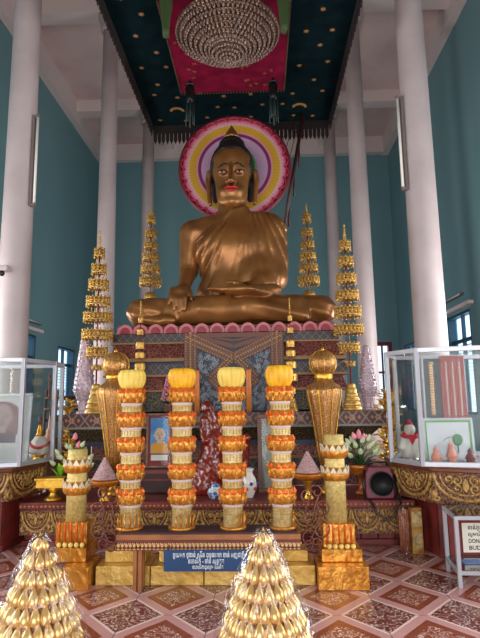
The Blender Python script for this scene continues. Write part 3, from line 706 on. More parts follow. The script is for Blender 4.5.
tier_part('blue_line', zb(446), zb(441.5), 1.78, YB + .19, bluel)
tier_part('lower_floral_tier', zb(458), zb(446), 1.72, YB + .22, flor)
tier_part('gilt_line', zb(460), zb(458), 1.76, YB + .18, tgilt)
tier_part('lower_lozenge_tier', zb(472), zb(460), 1.74, YB + .2, geo1)
tier_part('foot_tier', 0.47, zb(472), 1.8, YB + .15, flor)
mm = M()
for i in range(13):
    x = -1.92 + i * .32; zc = (zb(425.5) + zT) / 2
    for q in range(6):
        a = q * PI / 3; leaf2d(mm, (x, YB - 7.9 - .001, zc), (1, 0, 0), (0, 0, 1), (0, -1, 0), .01 * math.cos(a), .01 * math.sin(a), .034, .024, a, .006)
mm.build('rosette_carving', mat('rosette_paint', (158, 112, 80), .5), altar)
# centre panel
XA, XB_ = -.68 - AX, .79 - AX
YP = 7.12; pz = lambda y: zy(y, YP); zA, zB = pz(411.5), pz(333)
XA, XB_ = P(184, 360, YP)[0] - AX, P(284, 360, YP)[0] - AX
yp = YP - 7.9
mm = M(); mm.b2((XA, yp, zA), (XB_, yp + .2, zB)); pan = mm.build('centre_panel', mat('panel_navy', (22, 28, 46), .5), altar)
frm = mat('panel_brown', (92, 46, 30), .5); stud = mat('panel_stud', (160, 122, 80), .45)
mm = M(); xc = (XA + XB_) / 2; hwp = (XB_ - XA) / 2; hgt = zB - zA
def strip(m, a, b, w_, dz, off=0.0):
    a, b = Vector((a[0], 0, a[1])), Vector((b[0], 0, b[1])); u = (b - a); L = u.length; u.normalize(); v = Vector((-u.z, 0, u.x))
    o = Vector((xc, yp - off, zA)) + a; m.prism([(0, -w_ / 2), (L, -w_ / 2), (L, w_ / 2), (0, w_ / 2)], o, u, v, Vector((0, -dz, 0)))
def studs(m, a, b, sp, r, off):
    a, b = Vector((a[0], 0, a[1])), Vector((b[0], 0, b[1])); n_ = int((b - a).length / sp)
    for i in range(n_ + 1): q = a.lerp(b, i / max(n_, 1)) + Vector((xc, yp - off, zA)); m.ell(q, (r, .01, r), 5, 4)
W_, H_ = hwp, hgt
segs = [((-W_ + .09, 0), (-W_ + .09, H_)), ((W_ - .09, 0), (W_ - .09, H_)), ((-W_ + .05, H_ - .05), (0, H_ * .67)), ((W_ - .05, H_ - .05), (0, H_ * .67))]
for i, (a, b) in enumerate(segs): strip(mm, a, b, .17 if i < 2 else .15, .02, .003 * i)
strip(mm, (-W_, H_ - .03), (W_, H_ - .03), .06, .03)
for s_ in (-1, 1):
    strip(mm, (s_ * (W_ - .26), H_ - .06), (0, H_ * .82), .055, .02, .002); strip(mm, (s_ * (W_ - .42), H_ - .06), (0, H_ * .90), .03, .02, .001)
DC = H_ * .42; DR = .30
dm = [(-DR, DC), (0, DC + DR), (DR, DC), (0, DC - DR), (-DR, DC)]
for i in range(4): strip(mm, dm[i], dm[i + 1], .11, .02, .004 * i)
mm.build('brown_strapwork', frm, pan)
mm = M()
for i, (a, b) in enumerate(segs):
    ax_, bx_ = Vector((a[0], 0, a[1])), Vector((b[0], 0, b[1])); u = (bx_ - ax_).normalized(); v = Vector((-u.z, 0, u.x))
    for o_ in (-.06, 0, .06): studs(mm, (a[0] + v.x * o_, a[1] + v.z * o_), (b[0] + v.x * o_, b[1] + v.z * o_), .034, .011 if o_ else .016, .03)
for i in range(4):
    for o_ in (.9, 1.1): studs(mm, (dm[i][0] * o_, DC + (dm[i][1] - DC) * o_), (dm[i + 1][0] * o_, DC + (dm[i + 1][1] - DC) * o_), .034, .012, .035)
mm.build('stud_work', stud, pan)
mm = M(); mm.tube([(xc + .13 * math.cos(t), yp - .02, zA + DC + .13 * math.sin(t)) for t in [2 * PI * i / 20 for i in range(20)]], .018, 5, closed=True); mm.build('roundel', stud, pan)
mm = M(); rr = random.Random(11)
silv = mat('panel_silver_paint', (136, 142, 152), .4, .2)
for i in range(520):
    x, z = rr.uniform(-W_ + .2, W_ - .2), rr.uniform(.03, H_ - .1)
    if z > H_ * .67 + abs(x) / W_ * H_ * .3 - .11: continue
    if abs(x) + abs(z - DC) < DR + .10: continue
    curl(mm, (xc + x, yp, zA + z), (1, 0, 0), (0, 0, 1), (0, -1, 0), 0, 0, rr.uniform(.022, .038), rr.uniform(0, 6), 1.2, rr.choice((-1, 1)), .006, 8)
mm.build('silver_scrollwork', silv, pan)

# ------------------------------------------------------------------ offering platform in front of the altar
PYF = 5.93; PZT = zy(501, PYF)
plat = thing('altar_platform', 'low dark red platform with a gilt carved front edge under the offerings', 'platform', (AX, 6.4, 0))
L_, R_ = -2.2 - AX, 1.99 - AX
mm = M(); mm.b2((L_, PYF - 6.4 + .03, PZT - .06), (R_, .55, PZT)); mm.build('tiled_top', maroon_tile, plat)
mm = M(); mm.b2((L_, PYF - 6.4 - .02, PZT - .075), (R_, PYF - 6.4 + .03, PZT)); mm.build('front_moulding', maroon_wood, plat, .01)
mm = M(); mm.b2((L_, PYF - 6.4 + .02, PZT - .34), (R_, PYF - 6.4 + .12, PZT - .076)); bd = mm.build('carved_board', carvb, plat)
mm = M(); lunette_band(mm, (L_ + .02, PYF - 6.4 + .019), (R_ - .02, PYF - 6.4 + .019), PZT - .095, .225, (0, -1, 0), .33, .0115); mm.build('gilt_carving', gold_carve, bd)
mm = M(); xx = L_
for i in range(int((R_ - L_) / .045)): mm.ell((L_ + .02 + i * .045, PYF - 6.4 - .02, PZT - .04), (.016, .008, .012), 5, 4)
mm.build('gilt_bead_line', gold_carve, plat)
mm = M(); x = L_ + .04
while x < R_ - .1: mm.b2((x, PYF - 6.4 + .10, .06), (x + .17, PYF - 6.4 + .14, PZT - .33)); x += .18
mm.build('plank_front', maroon_wood, plat, .005)
mm = M(); mm.b2((L_, PYF - 6.4 + .07, 0), (R_, PYF - 6.4 + .14, .06)); mm.build('plinth', maroon_wood, plat, .008)
mm = M(); mm.b2((L_, PYF - 6.4 + .15, 0), (R_, .5, PZT - .061)); mm.build('body', maroon_dark, plat)

# ------------------------------------------------------------------ side counters and glass cases
def poly_wall(m, pts, z0, z1, th, closed=False):
    for i in range(len(pts) - 1):
        a, b = Vector((*pts[i], 0)), Vector((*pts[i + 1], 0)); u = b - a; L = u.length; u.normalize(); v = Vector((-u.y, u.x, 0))
        m.prism([(0, 0), (L, 0), (L, th), (0, th)], (a.x, a.y, z0), u, v, (0, 0, z1 - z0))
def counter(side, ox, oy, pts, label, lim):
    t = thing('corner_counter', label, 'counter', (ox, oy, 0)); z1 = .85
    loc = [(a - ox, b - oy) for a, b in pts]
    m = M(); poly = loc; m.prism(poly, (0, 0, z1 - .045), (1, 0, 0), (0, 1, 0), (0, 0, .045)); m.build('counter_top', mat('counter_top_wood', (120, 62, 30), .3, 0, (96, 44, 22), 5, coat=.4), t, .012)
    c = Vector((sum(p[0] for p in loc) / len(loc), sum(p[1] for p in loc) / len(loc))); ins = lambda k_: [tuple(c + (Vector(p) - c) * k_) for p in loc]
    low = lambda k_: [((max(p[0], lim - ox) if side > 0 else min(p[0], lim - ox)), p[1]) for p in ins(k_)]
    m = M(); m.prism(ins(.965), (0, 0, z1 - .34), (1, 0, 0), (0, 1, 0), (0, 0, .295)); bnd = m.build('carved_band', carvb, t)
    m = M(); q = ins(.966)
    for i in range(len(q)):
        a, b = Vector(q[i]), Vector(q[(i + 1) % len(q)]); u = (b - a).normalized(); nn = Vector((u.y, -u.x))
        mid = (a + b) / 2 + Vector((ox, oy))
        if mid.y > 6.9: continue
        if (mid - Vector((ox, oy)) - c).dot(nn) < 0: nn = -nn
        lunette_band(m, (a.x, a.y), (b.x, b.y), z1 - .06, .26, (nn.x, nn.y, 0), .46, .014)
    m.build('gilt_carving', gold_carve, bnd)
    m = M(); m.prism(low(.90), (0, 0, .07), (1, 0, 0), (0, 1, 0), (0, 0, z1 - .41)); m.build('body', maroon_dark, t)
    m = M(); q = low(.90)
    for i in range(len(q)):
        a, b = Vector(q[i]), Vector(q[(i + 1) % len(q)]); L = (b - a).length
        if L < .02: continue
        u = (b - a) / L; n_ = max(1, int(L / .16)); nn = Vector((u.y, -u.x))
        if (((a + b) / 2) - c).dot(nn) < 0: nn = -nn
        for j in range(n_):
            p0 = a + u * (L * j / n_ + .005); wd = L / n_ - .01
            m.prism([(0, 0), (wd, 0), (wd, z1 - .42), (0, z1 - .42)], (p0.x, p0.y, .07), (u.x, u.y, 0), (0, 0, 1), (nn.x * .015, nn.y * .015, 0))
    m.build('plank_front', maroon_wood, t)
    m = M(); m.prism(low(.925), (0, 0, 0), (1, 0, 0), (0, 1, 0), (0, 0, .07)); m.build('plinth', maroon_wood, t, .01)
    return t
RP = [(1.80, 6.0), (2.04, 5.48), (2.6, 5.21), (3.5, 5.3), (4.2, 6.0), (4.2, 6.94), (2.14, 6.94), (2.1, 6.7), (1.84, 6.6)]
# ground plan measured at the edge of the counter top
LP = [(-2.10, 6.35), (-2.22, 5.75), (-2.9, 5.35), (-3.8, 5.45), (-4.6, 6.1), (-4.6, 6.94), (-2.3, 6.94)]
counter(1, 2.85, 6.5, RP, 'dark red counter with gilt carved band in front of the right column', 2.03)
counter(-1, -3.2, 6.6, LP, 'dark red counter with gilt carved band in front of the left column', -2.24)
def glass_case(ox, oy, pts, label, z0=.851, z1=2.02):
    t = thing('glass_case', label, 'display case', (ox, oy, z0)); h = z1 - z0; q = [(a - ox, b - oy) for a, b in pts]; n_ = len(q)
    m = M(); t_ = .022
    for i in range(n_):
        a, b = Vector((*q[i], 0)), Vector((*q[(i + 1) % n_], 0))
        m.box((a.x, a.y, h / 2), (t_ * 2, t_ * 2, h - .002))
        for z_ in (.025, h - .025):
            u = (b - a); L = u.length; u.normalize(); v = Vector((-u.y, u.x, 0)); m.prism([(0, -t_ * .8), (L, -t_ * .8), (L, t_ * .8), (0, t_ * .8)], (a.x, a.y, z_ - .024), u, v, (0, 0, .048))
    m.build('aluminium_frame', alu, t, .004)
    for i in range(n_):
        a, b = Vector((*q[i], 0)), Vector((*q[(i + 1) % n_], 0)); u = (b - a); L = u.length; u.normalize(); v = Vector((-u.y, u.x, 0))
        m = M(); m.prism([(.02, -.002), (L - .02, -.002), (L - .02, .002), (.02, .002)], (a.x, a.y, .05), u, v, (0, 0, h - .1)); m.build('glass_pane', glass, t)
    m = M(); m.prism(q, (0, 0, h - .008), (1, 0, 0), (0, 1, 0), (0, 0, .006)); m.build('glass_top', glass, t)
    return t
def cp(px, y, yb=462): return (float(P(px, yb, y)[0]), y)
RC = [(P(392, 462, 5.95)[0], 5.95), (P(423, 467, 5.52)[0], 5.52), (2.75, 5.30), (3.2, 5.5), (3.2, 6.5), (2.0, 6.5)]
glass_case(2.6, 5.9, RC, 'aluminium framed glass case on the right counter holding a white figure and a clock')
LC = [(P(52, 460, 6.45)[0], 6.45), (P(19, 466, 5.85)[0], 5.85), (-2.9, 5.6), (-3.4, 5.75), (-3.5, 6.85), (-2.135, 6.87)]
glass_case(-2.8, 6.2, LC, 'aluminium framed glass case on the left counter holding a portrait and a white jar')

# ------------------------------------------------------------------ tall gold tiered umbrellas (parasols of honour)
gold_u = mat('umbrella_gold', (208, 166, 86), 0.34, 0.6, (160, 116, 50), 30, .3, 80); rod_m = mat('red_rod', (110, 30, 26), .4)
def tiered_umbrella(px, ys, Y, label, group, spire, base, name='tiered_umbrella', lattice=True, zb0=None):
    """ys = [(y top, y bottom, width)] measured, spire = (top, bottom), base = (y top, y bottom, width top, width bottom)"""
    s_ = float(P(px + 10, 300, Y)[0] - P(px, 300, Y)[0]) / 10.0
    zf = lambda y: float(P(px, y, Y)[2]); z0 = zT + .001 if zb0 is None else zb0; x0 = float(P(px, (ys[0][0] + base[1]) / 2, Y)[0])
    t = thing(name, label, 'umbrella', (x0, Y, z0), 0, group)
    m = M(); m.tube([(0, 0, 0.02), (0, 0, zf(spire[1]) - z0)], .012 if lattice else .007, 6); m.build('rod', rod_m, t)
    zs, ze = zf(spire[1]) - z0, zf(spire[0]) - z0; m = M(); H = ze - zs; pr = [(.004, zs)]
    nb = 6
    for i in range(nb):
        f = 1 - i / nb * .55; w_ = .03 * f * (1 if lattice else .6)
        pr += [(w_ * .45, zs + H * (i + .1) / (nb + 1)), (w_, zs + H * (i + .5) / (nb + 1)), (w_ * .45, zs + H * (i + .9) / (nb + 1))]
    pr += [(.012, zs + H * nb / (nb + 1)), (.002, ze)]; m.lathe(pr, 10); m.build('spire', gold_u, t)
    for (a, b, wd) in ys:
        za, zb_ = zf(a) - z0, zf(b) - z0; r = wd * s_ / 2; m = M(); h = za - zb_
        if lattice: h = max(h * .62, h - 2 * r * (402 - a) / 540 * .75)
        if lattice:
            m.lathe([(r * .97, za - .012), (r, za - .012), (r, za), (r * .3, za + .012), (.01, za + .02), (.01, za + .005), (r * .93, za - .004)], 28)
            N_ = max(8, int(2 * PI * r / .052)); t_ = .008
            m.lathe([(r, za - h * .42), (r + .004, za - h * .38), (r, za - h * .34), (r - .006, za - h * .38)], 28, cap=False)
            m.lathe([(r, za - h * .80), (r + .004, za - h * .74), (r, za - h * .68), (r - .006, za - h * .74)], 28, cap=False)
            for i in range(N_):
                q0, q1 = 2 * PI * i / N_, 2 * PI * (i + 1) / N_; c0, s0, c1, s1 = math.cos(q0) * r, math.sin(q0) * r, math.cos(q1) * r, math.sin(q1) * r
                qm = (q0 + q1) / 2; cm, sm_ = math.cos(qm) * r, math.sin(qm) * r
                m.tube([(c0, s0, za - h * .75), (c1, s1, za - .01)], t_, 4); m.tube([(c1, s1, za - h * .75), (c0, s0, za - .01)], t_, 4)
                m.ell((cm, sm_, za - h * .58), (.012, .012, h * .09), 5, 4); m.ell((cm, sm_, za - h * .2), (.012, .012, h * .10), 5, 4)
                m.ell((c0, s0, za - h * .9), (.013, .013, h * .13), 5, 4)
                m.ell((c0, s0, za + .012), (.012, .012, .016), 5, 4)
        else:
            m.lathe([(r * .9, za - h), (r, za - h), (r, za), (r * .6, za + h * .25), (.005, za + h * .4)], 16, smooth=False)
        m.build('tier', gold_u, t)
    zt_, r0, r1 = zf(base[0]) - z0, base[2] * s_ / 2, base[3] * s_ / 2; m = M(); pr = []
    st = 6
    for i in range(st):
        r = r1 + (r0 - r1) * i / (st - 1); za, zc = zt_ * i / st, zt_ * (i + 1) / st
        pr += [(r, za), (r * 1.04, za + (zc - za) * .3), (r * .98, za + (zc - za) * .7), (r * .82, zc - .003)]
    m.lathe(pr, 20); m.build('stepped_base', gold_u, t); return t
PLT = zy(323, YL) - .019
tiered_umbrella(97.5, [(250, 261, 10), (265.5, 278, 14), (281, 294, 19), (298, 311, 22.5), (314, 326, 27), (331, 343.5, 29), (348, 360, 19.5), (366.5, 371, 9)], YB + .19, 'tall gold tiered umbrella on a red rod left of the statue, before a column', None, (231, 249), (384, 412.3, 8, 19))
tiered_umbrella(348.5, [(242, 253.5, 11), (258, 270, 15), (275, 287.5, 19), (292, 304.5, 22.5), (308, 321.5, 26), (326, 338, 29), (344, 355, 19.5), (363, 367, 9)], YB + .19, 'tall gold tiered umbrella on a red rod right of the statue, before a column', None, (223, 241), (383, 412.3, 8, 19))
ZT2 = [(215, 225, 8), (230, 240, 11), (242.5, 252, 13), (254, 264, 15.5), (266, 276, 18.5), (278, 289, 21)]
tiered_umbrella(150.5, [(a + 1, b + 1, c_) for a, b, c_ in ZT2], 8.62, 'smaller gold tiered umbrella behind the left knee of the statue', None, (205, 215.5), (293, 333, 12, 17), zb0=PLT)
tiered_umbrella(308.5, [(a, b, c_) for a, b, c_ in ZT2], 8.62, 'smaller gold tiered umbrella behind the right knee of the statue', None, (203, 214.5), (291, 333, 12, 17), zb0=PLT)
gsq = [(318, 323, 4.5), (330, 335, 6.5), (343, 349, 8.5), (353, 358.5, 9.5), (364, 370.5, 11), (376, 383, 12), (390, 396, 8)]
tiered_umbrella(140, gsq, YB + .2, 'slim gold rod of small drums left of centre before the altar bands', None, (300, 316), (400, 412.3, 6, 12), 'slim_drum_umbrella', False)
tiered_umbrella(291, [(a - 2, b - 2, c_) for a, b, c_ in gsq], YB + .2, 'slim gold rod of small drums right of centre before the altar bands', None, (297, 314), (398, 412.3, 6, 12), 'slim_drum_umbrella', False)

# crystal bead stands beside the umbrellas
cry_m = mat('pink_crystal', (222, 186, 186), .12, .25, (160, 140, 160), 40, .6, 60, coat=.8); cryb = mat('bead_silver_blue', (190, 196, 214), .1, .6)
def crystal_stand(px, Y, y0, y1, label, wtop, wmid, flip=False):
    s_ = float(P(px + 10, 380, Y)[0] - P(px, 380, Y)[0]) / 10.0; zf = lambda y: float(P(px, y, Y)[2]); z0 = zT + .001
    t = thing('crystal_stand', label, 'ornament', (P(px, 390, Y)[0], Y, z0)); m = M()
    m.lathe([(.10, 0), (.10, .02), (.07, .04), (.075, .09), (.09, .16), (.085, .17)], 12, smooth=False); m.build('pedestal', cry_m, t)
    zb_, zt_ = .17, zf(y0) - z0; pr = [(.08, zb_), (wmid * s_ / 2, zb_ + (zt_ - zb_) * .15), (wmid * s_ / 2 * .8, zb_ + (zt_ - zb_) * .45), (wtop * s_ / 2, zt_ - .03), (.01, zt_)]
    m = M(); m.lathe(pr, 12, smooth=False); m.build('body', cry_m, t)
    m = M(); rr = random.Random(int(px))
    for k_ in range(14):
        z = zb_ + (zt_ - zb_) * (k_ + .5) / 14; f = (z - zb_) / (zt_ - zb_); r = np.interp(f, [0, .15, .45, .95, 1], [.08, wmid * s_ / 2, wmid * s_ / 2 * .8, wtop * s_ / 2, .01])
        N_ = max(5, int(r * 90))
        for i in range(N_): a = 2 * PI * (i + .5 * (k_ % 2)) / N_; m.ell((r * math.cos(a), r * math.sin(a), z), (.013, .013, .016), 5, 4)
    m.build('beads', cryb, t); return t
crystal_stand(84, YB + .62, 338, 410, 'pink crystal bead stand left of the left tall umbrella base', 9, 21)
crystal_stand(368, YB + .62, 345, 410, 'pink crystal bead stand right of the right tall umbrella base', 6, 18)

# golden filigree urns
fili = voro_mat('filigree_gold', (210, 158, 96), (140, 86, 44), 52, 0.10, 0.3, 0.65, 0.035, (1, 1, .8))
def urn(px, Y, yt, yb, label):
    zf = lambda y: float(P(px, y, Y)[2]); z0 = PZT + .001; s_ = .0127 * Y / 6.85
    t = thing('filigree_urn', label, 'urn', (P(px, 420, Y)[0], Y, z0)); q = lambda y: zf(y) - z0
    m = M(); m.lathe([(.09, 0), (.10, .01), (.08, .05), (.045, .09), (.05, q(473) )], 20); m.build('foot', gold, t)
    rip = lambda a, k_: 1 + .025 * math.cos(8 * a)
    m = M(); m.lathe([(.05, q(473)), (.085, q(455)), (.125, q(430)), (.165, q(410)), (.20, q(396)), (.205, q(391)), (.185, q(386)), (.12, q(382)), (.10, q(379.5))], 40, rip=rip); bd = m.build('body', fili, t)
    m = M()
    for i in range(8):
        a = 2 * PI * (i + .5) / 8; m.tube([(r * 1.03 * math.cos(a), r * 1.03 * math.sin(a), q(y)) for r, y in ((.055, 472), (.087, 455), (.127, 430), (.165, 410), (.198, 396), (.203, 391), (.18, 386))], .006, 5)
    m.build('rib', gold_bright, bd)
    m = M(); m.lathe([(.10, q(379.5)), (.105, q(378)), (.10, q(373)), (.075, q(372)), (.07, q(371))], 24); m.build('collar', gold_bright, t)
    m = M(); N_ = 10
    for k_, (rr_, yb_, yt_) in enumerate(((.10, 373, 364), (.085, 371, 361))):
        for i in range(N_):
            a = 2 * PI * (i + .5 * k_) / N_; u = Vector((-math.sin(a), math.cos(a), 0)); rad = Vector((math.cos(a), math.sin(a), 0)); o = rad * rr_ + Vector((0, 0, q(yb_))); h = q(yt_) - q(yb_); v = (Vector((0, 0, 1)) + rad * .5).normalized()
            m.prism([(-.03, 0), (-.036, h * .5), (0, h * 1.15), (.036, h * .5), (.03, 0)], o, u, v, rad * .008)
    m.build('leaf_crown', gold, t)
    m = M(); R0 = (q(yt) - q(yt + 27)) / 2; m.ell((0, 0, q(yt + 13.5)), (R0 * 1.0, R0 * 1.0, R0), 28, 18); gl = m.build('globe', fili, t)
    m = M()
    for k_ in range(6):
        a = PI * k_ / 6; m.tube([(R0 * 1.01 * math.cos(a) * math.sin(2 * PI * i / 28), R0 * 1.01 * math.sin(a) * math.sin(2 * PI * i / 28), q(yt + 13.5) + R0 * 1.01 * math.cos(2 * PI * i / 28)) for i in range(28)], .004, 4, closed=True)
    m.build('wire_rib', gold_bright, gl); m = M(); m.lathe([(.03, q(yt) - .01), (.015, q(yt) + .02), (.004, q(yt) + .05)], 10); m.build('finial', gold_bright, t); return t
urn(114.5, 6.35, 352, 478, 'golden filigree urn with a globe top standing left of the four yellow flower columns')
urn(325, 6.35, 350, 476, 'golden filigree urn with a globe top standing right of the four yellow flower columns')

# ------------------------------------------------------------------ low tray table with the four flower columns
TX0, TX1, TYF, TYB = float(P(116, 540, 4.6)[0]), float(P(301, 540, 4.6)[0]), 4.60, 4.93
tzT = zy(534.5, 4.6); TCX = (TX0 + TX1) / 2
tab = thing('offering_table', 'low wooden offering table with pierced gilt apron and curly wire ends', 'table', (TCX, 4.76, 0)); hw = (TX1 - TX0) / 2
woodt = mat('table_wood', (166, 104, 58), .4, 0, (134, 80, 42), 6); bead = mat('apron_gilt', (206, 160, 106), .4, .3)
m = M(); m.b2((-hw, TYF - 4.76, tzT - .045), (hw, TYB - 4.76, tzT)); m.build('table_top', woodt, tab, .006)
m = M(); m.b2((-hw + .03, TYF - 4.76 + .025, tzT + .0005), (hw - .03, TYB - 4.76 - .03, tzT + .012)); m.build('runner', mat('dark_runner', (60, 34, 44), .7), tab)
m = M(); m.b2((-hw, TYF - 4.76 + .004, tzT - .062), (hw, TYF - 4.76 + .022, tzT - .046)); m.b2((-hw, TYF - 4.76 + .004, tzT - .118), (hw, TYF - 4.76 + .022, tzT - .104)); m.b2((-hw, TYF - 4.76 + .016, tzT - .104), (hw, TYF - 4.76 + .022, tzT - .062)); apr = m.build('apron', mat('apron_maroon', (106, 38, 36), .45), tab)
m = M(); N_ = 46
for i in range(N_):
    x = -hw + .02 + (2 * hw - .04) * i / (N_ - 1); leaf2d(m, (x, TYF - 4.76 + .015, tzT - .101), (1, 0, 0), (0, 0, 1), (0, -1, 0), 0, 0, .037, .026, PI / 2, .014); m.ell((x + .019, TYF - 4.76 + .006, tzT - .07), (.007, .005, .009), 5, 4)
    m.ell((x, TYF - 4.76, tzT - .112), (.014, .006, .007), 6, 4)
m.build('gilt_petals', bead, apr)
for sx in (-1, 1):
    for sy in (0, 1):
        for d in (0, 1):
            lx = sx * (hw - .155) + d * .042 * -sx; ly = (TYF - 4.76 + .03) if sy == 0 else (TYF - 4.76 + .125)
            m = M(); m.b2((lx - .014, ly - .014, 0), (lx + .014, ly + .014, tzT - .045)); m.build('leg', woodt, tab)
wire = mat('brown_wire', (112, 62, 52), .45, .3)
for sx in (-1, 1):
    m = M(); o = (sx * (hw + .01), TYF - 4.76 + .06, tzT - .1)
    for (cx, cy, r, a0, tn, hd) in ((.08, .05, .08, 0, 1.3, 1), (.20, .12, .09, 2, 1.3, -1), (.10, .22, .09, 1, 1.4, -1), (.22, .30, .08, 4, 1.2, 1), (.07, .38, .07, 0, 1.3, 1), (.17, .42, .06, 3, 1.2, -1), (.06, -.01, .05, 2, 1.2, -1), (.15, .02, .05, 5, 1.2, 1)):
        cx2 = cx * (.72 if sx < 0 else .78); curl(m, o, (sx, 0, 0), (0, 0, 1), (0, -1, 0), cx2, cy, r, a0, tn, hd, .006, 16)
    m.tube([(sx * hw - .0 * sx, TYF - 4.7, tzT - .09), (sx * (hw + .08), TYF - 4.7, tzT - .06), (sx * (hw + .15), TYF - 4.7, tzT + .06), (sx * (hw + .12), TYF - 4.7, tzT + .18), (sx * (hw + .16), TYF - 4.7, tzT + .3)], .007, 5)
    m.tube([(sx * hw, TYF - 4.7, tzT - .03), (sx * (hw + .06), TYF - 4.7, tzT + .05), (sx * (hw + .05), TYF - 4.7, tzT + .2), (sx * (hw + .10), TYF - 4.7, tzT + .3)], .006, 5)
    m.build('scroll_wire', wire, tab)

orange_f = mat('orange_foil', (238, 116, 40), .32, .35, (214, 84, 20), 30, .3, 50); amber_f = mat('amber_foil', (222, 158, 66), .28, .55, (188, 112, 34), 24, .4, 60)
cream = mat('cream_weave', (222, 204, 150), .55, .1, (196, 168, 104), 30, .3, 60); lace = mat('white_lace', (206, 184, 180), .7); studm = mat('gold_stud', (190, 140, 50), .3, .6)
FZ = zy(368, 4.77)
def flower_column(px, ytop, label, budc, dup_no):
    x = float(P(px, 450, 4.77)[0]); z0 = tzT + .013; t = thing('flower_column', label, 'offering column', (x, 4.77, z0), dup_no * .7)
    q = lambda y: zy(y, 4.77) - z0; r = .083
    m = M(); m.lathe([(r, 0), (r, q(386))], 24); core = m.build('woven_column', cream, t)
    m = M(); yy = 515
    bands = [394, 418, 443, 470, 495]
    for (ya, yb_) in ((403, 409), (427, 434), (452, 460), (479, 486), (504, 514)):
        rows = 3
        for k_ in range(rows):
            z = q(ya + 2 + (yb_ - ya - 2) * (k_ + .5) / rows)
            for i in range(18): a = 2 * PI * i / 18; m.ell((r * 1.01 * math.cos(a), r * 1.01 * math.sin(a), z), (.006, .006, .006), 4, 3)
    m.build('studs', studm, core)
    for yc in bands:
        h = .135; zc = q(yc); N_ = 11
        rr_ = lambda a, k_: 1 + .07 * math.cos(N_ * a)
        m = M(); m.lathe([(r + .001, zc + h * .5), (r * 1.20, zc + h * .38), (r * 1.34, zc + h * .12), (r * 1.36, zc - h * .05), (r * 1.24, zc - h * .32), (r + .001, zc - h * .5)], 48, rip=rr_); b_ = m.build('foil_bulge', amber_f, t)
        m = M(); m2 = M()
        for i in range(N_ * 2):
            a = PI * i / N_
            for mt_, dz, sz in (((m, .026, .044),) if i % 2 == 0 else ((m2, -.030, .044),)):
                rad = r * 1.33
                mt_.add([(rad * .98 * math.cos(a - .24), rad * .98 * math.sin(a - .24), zc + dz), (rad * .99 * math.cos(a + .24), rad * .99 * math.sin(a + .24), zc + dz), (rad * 1.15 * math.cos(a), rad * 1.15 * math.sin(a), zc + dz + .01), (rad * .97 * math.cos(a), rad * .97 * math.sin(a), zc + dz + sz), (rad * .98 * math.cos(a), rad * .98 * math.sin(a), zc + dz - sz)], [(0, 2, 3), (2, 1, 3), (0, 4, 2), (2, 4, 1), (0, 3, 4), (1, 4, 3)])
        m.build('orange_petals', orange_f, b_); m2.build('amber_points', amber_f, b_)
        m = M(); m.lathe([(r * 1.03, zc - h * .5), (r * 1.09, zc - h * .53), (r * 1.05, zc - h * .66), (r * 1.0, zc - h * .67)], 32, rip=lambda a, k_: 1 + .03 * math.cos(16 * a), cap=False); m.build('lace_band', lace, t)
    zb_ = q(387.5); H = q(ytop) - zb_; N_ = 14; m = M()
    m.lathe([(r * .9, zb_ - .005), (r * 1.0, zb_ + H * .03), (r * 1.20, zb_ + H * .25), (r * 1.33, zb_ + H * .55), (r * 1.27, zb_ + H * .80), (r * 1.08, zb_ + H * .97), (r * .85, zb_ + H * 1.0), (r * .3, zb_ + H * .97), (.004, zb_ + H * .95)], 84, rip=lambda a, k_: 1 + .14 * abs(math.cos(N_ / 2 * a)) ** .7 if k_ > 0 else 1); m.build('top_bud', budc, t)
    for i in range(6):
        a = -PI / 2 + (i - 2.5) * .42; m = M(); m.tube([((r + .018) * math.cos(a), (r + .018) * math.sin(a), .0), ((r + .018) * math.cos(a), (r + .018) * math.sin(a), .115)], .0075, 6); m.tube([((r + .018) * math.cos(a), (r + .018) * math.sin(a), .11), ((r + .018) * math.cos(a), (r + .018) * math.sin(a), .14)], [.0075, .001], 5); m.build('joss_stick', amber_f, t)
    m = M(); m.lathe([(r + .03, 0), (r + .03, .02), (r + .005, .022)], 24); m.build('foot_ring', amber_f, t)
    return t
yel1 = mat('bud_pale_yellow', (238, 208, 104), .55, 0, (222, 184, 76), 12); yel2 = mat('bud_deep_yellow', (244, 186, 34), .5, 0, (226, 158, 20), 12)
flower_column(131, 368.5, 'leftmost of the four flower columns, with a pale yellow bud top', yel1, 0)
flower_column(182, 368, 'second flower column from the left, with a deep yellow bud top', yel2, 1)
flower_column(232.3, 367.5, 'third flower column from the left, pale yellow bud top, before the centre panel', yel1, 2)
flower_column(281, 366.5, 'rightmost of the four flower columns, with a deep yellow bud top', yel2, 3)
m = M()

# ------------------------------------------------------------------ golden boxes and the sign under the table
foil_y = mat('yellow_gold_foil', (224, 184, 104), .38, .4, (198, 154, 72), 5, .5, 14); foil_o = mat('orange_gold_foil', (220, 156, 66), .25, .6, (186, 118, 38), 6, .6, 12)
def gold_box(x0, x1, y0, y1, z0, z1, label, mt=foil_y, group=None):
    t = tag(M().box((0, 0, (z1 - z0) / 2), (x1 - x0, y1 - y0, z1 - z0)).build('gold_box', mt, None, .006, ((x0 + x1) / 2, (y0 + y1) / 2, z0)), label, 'box', group); return t
xs = [float(P(p, 578, 4.75)[0]) for p in (95, 150, 204, 258, 316)]; nm = ['leftmost gold foil box of the bottom row', 'gold foil box of the bottom row under the left half of the blue sign', 'gold foil box of the bottom row under the right half of the blue sign', 'rightmost gold foil box of the bottom row']
for i in range(4): gold_box(xs[i] + .003, xs[i + 1] - .003, 4.75, 5.12, 0, .155, nm[i])
xs = [(105, 146, 'gold foil box standing on the leftmost bottom box behind the table leg'), (159, 206, 'gold foil box of the upper row behind the left half of the sign'), (208, 262, 'gold foil box of the upper row hidden partly by the right half of the sign'), (268, 308, 'rightmost gold foil box of the upper row under the table')]
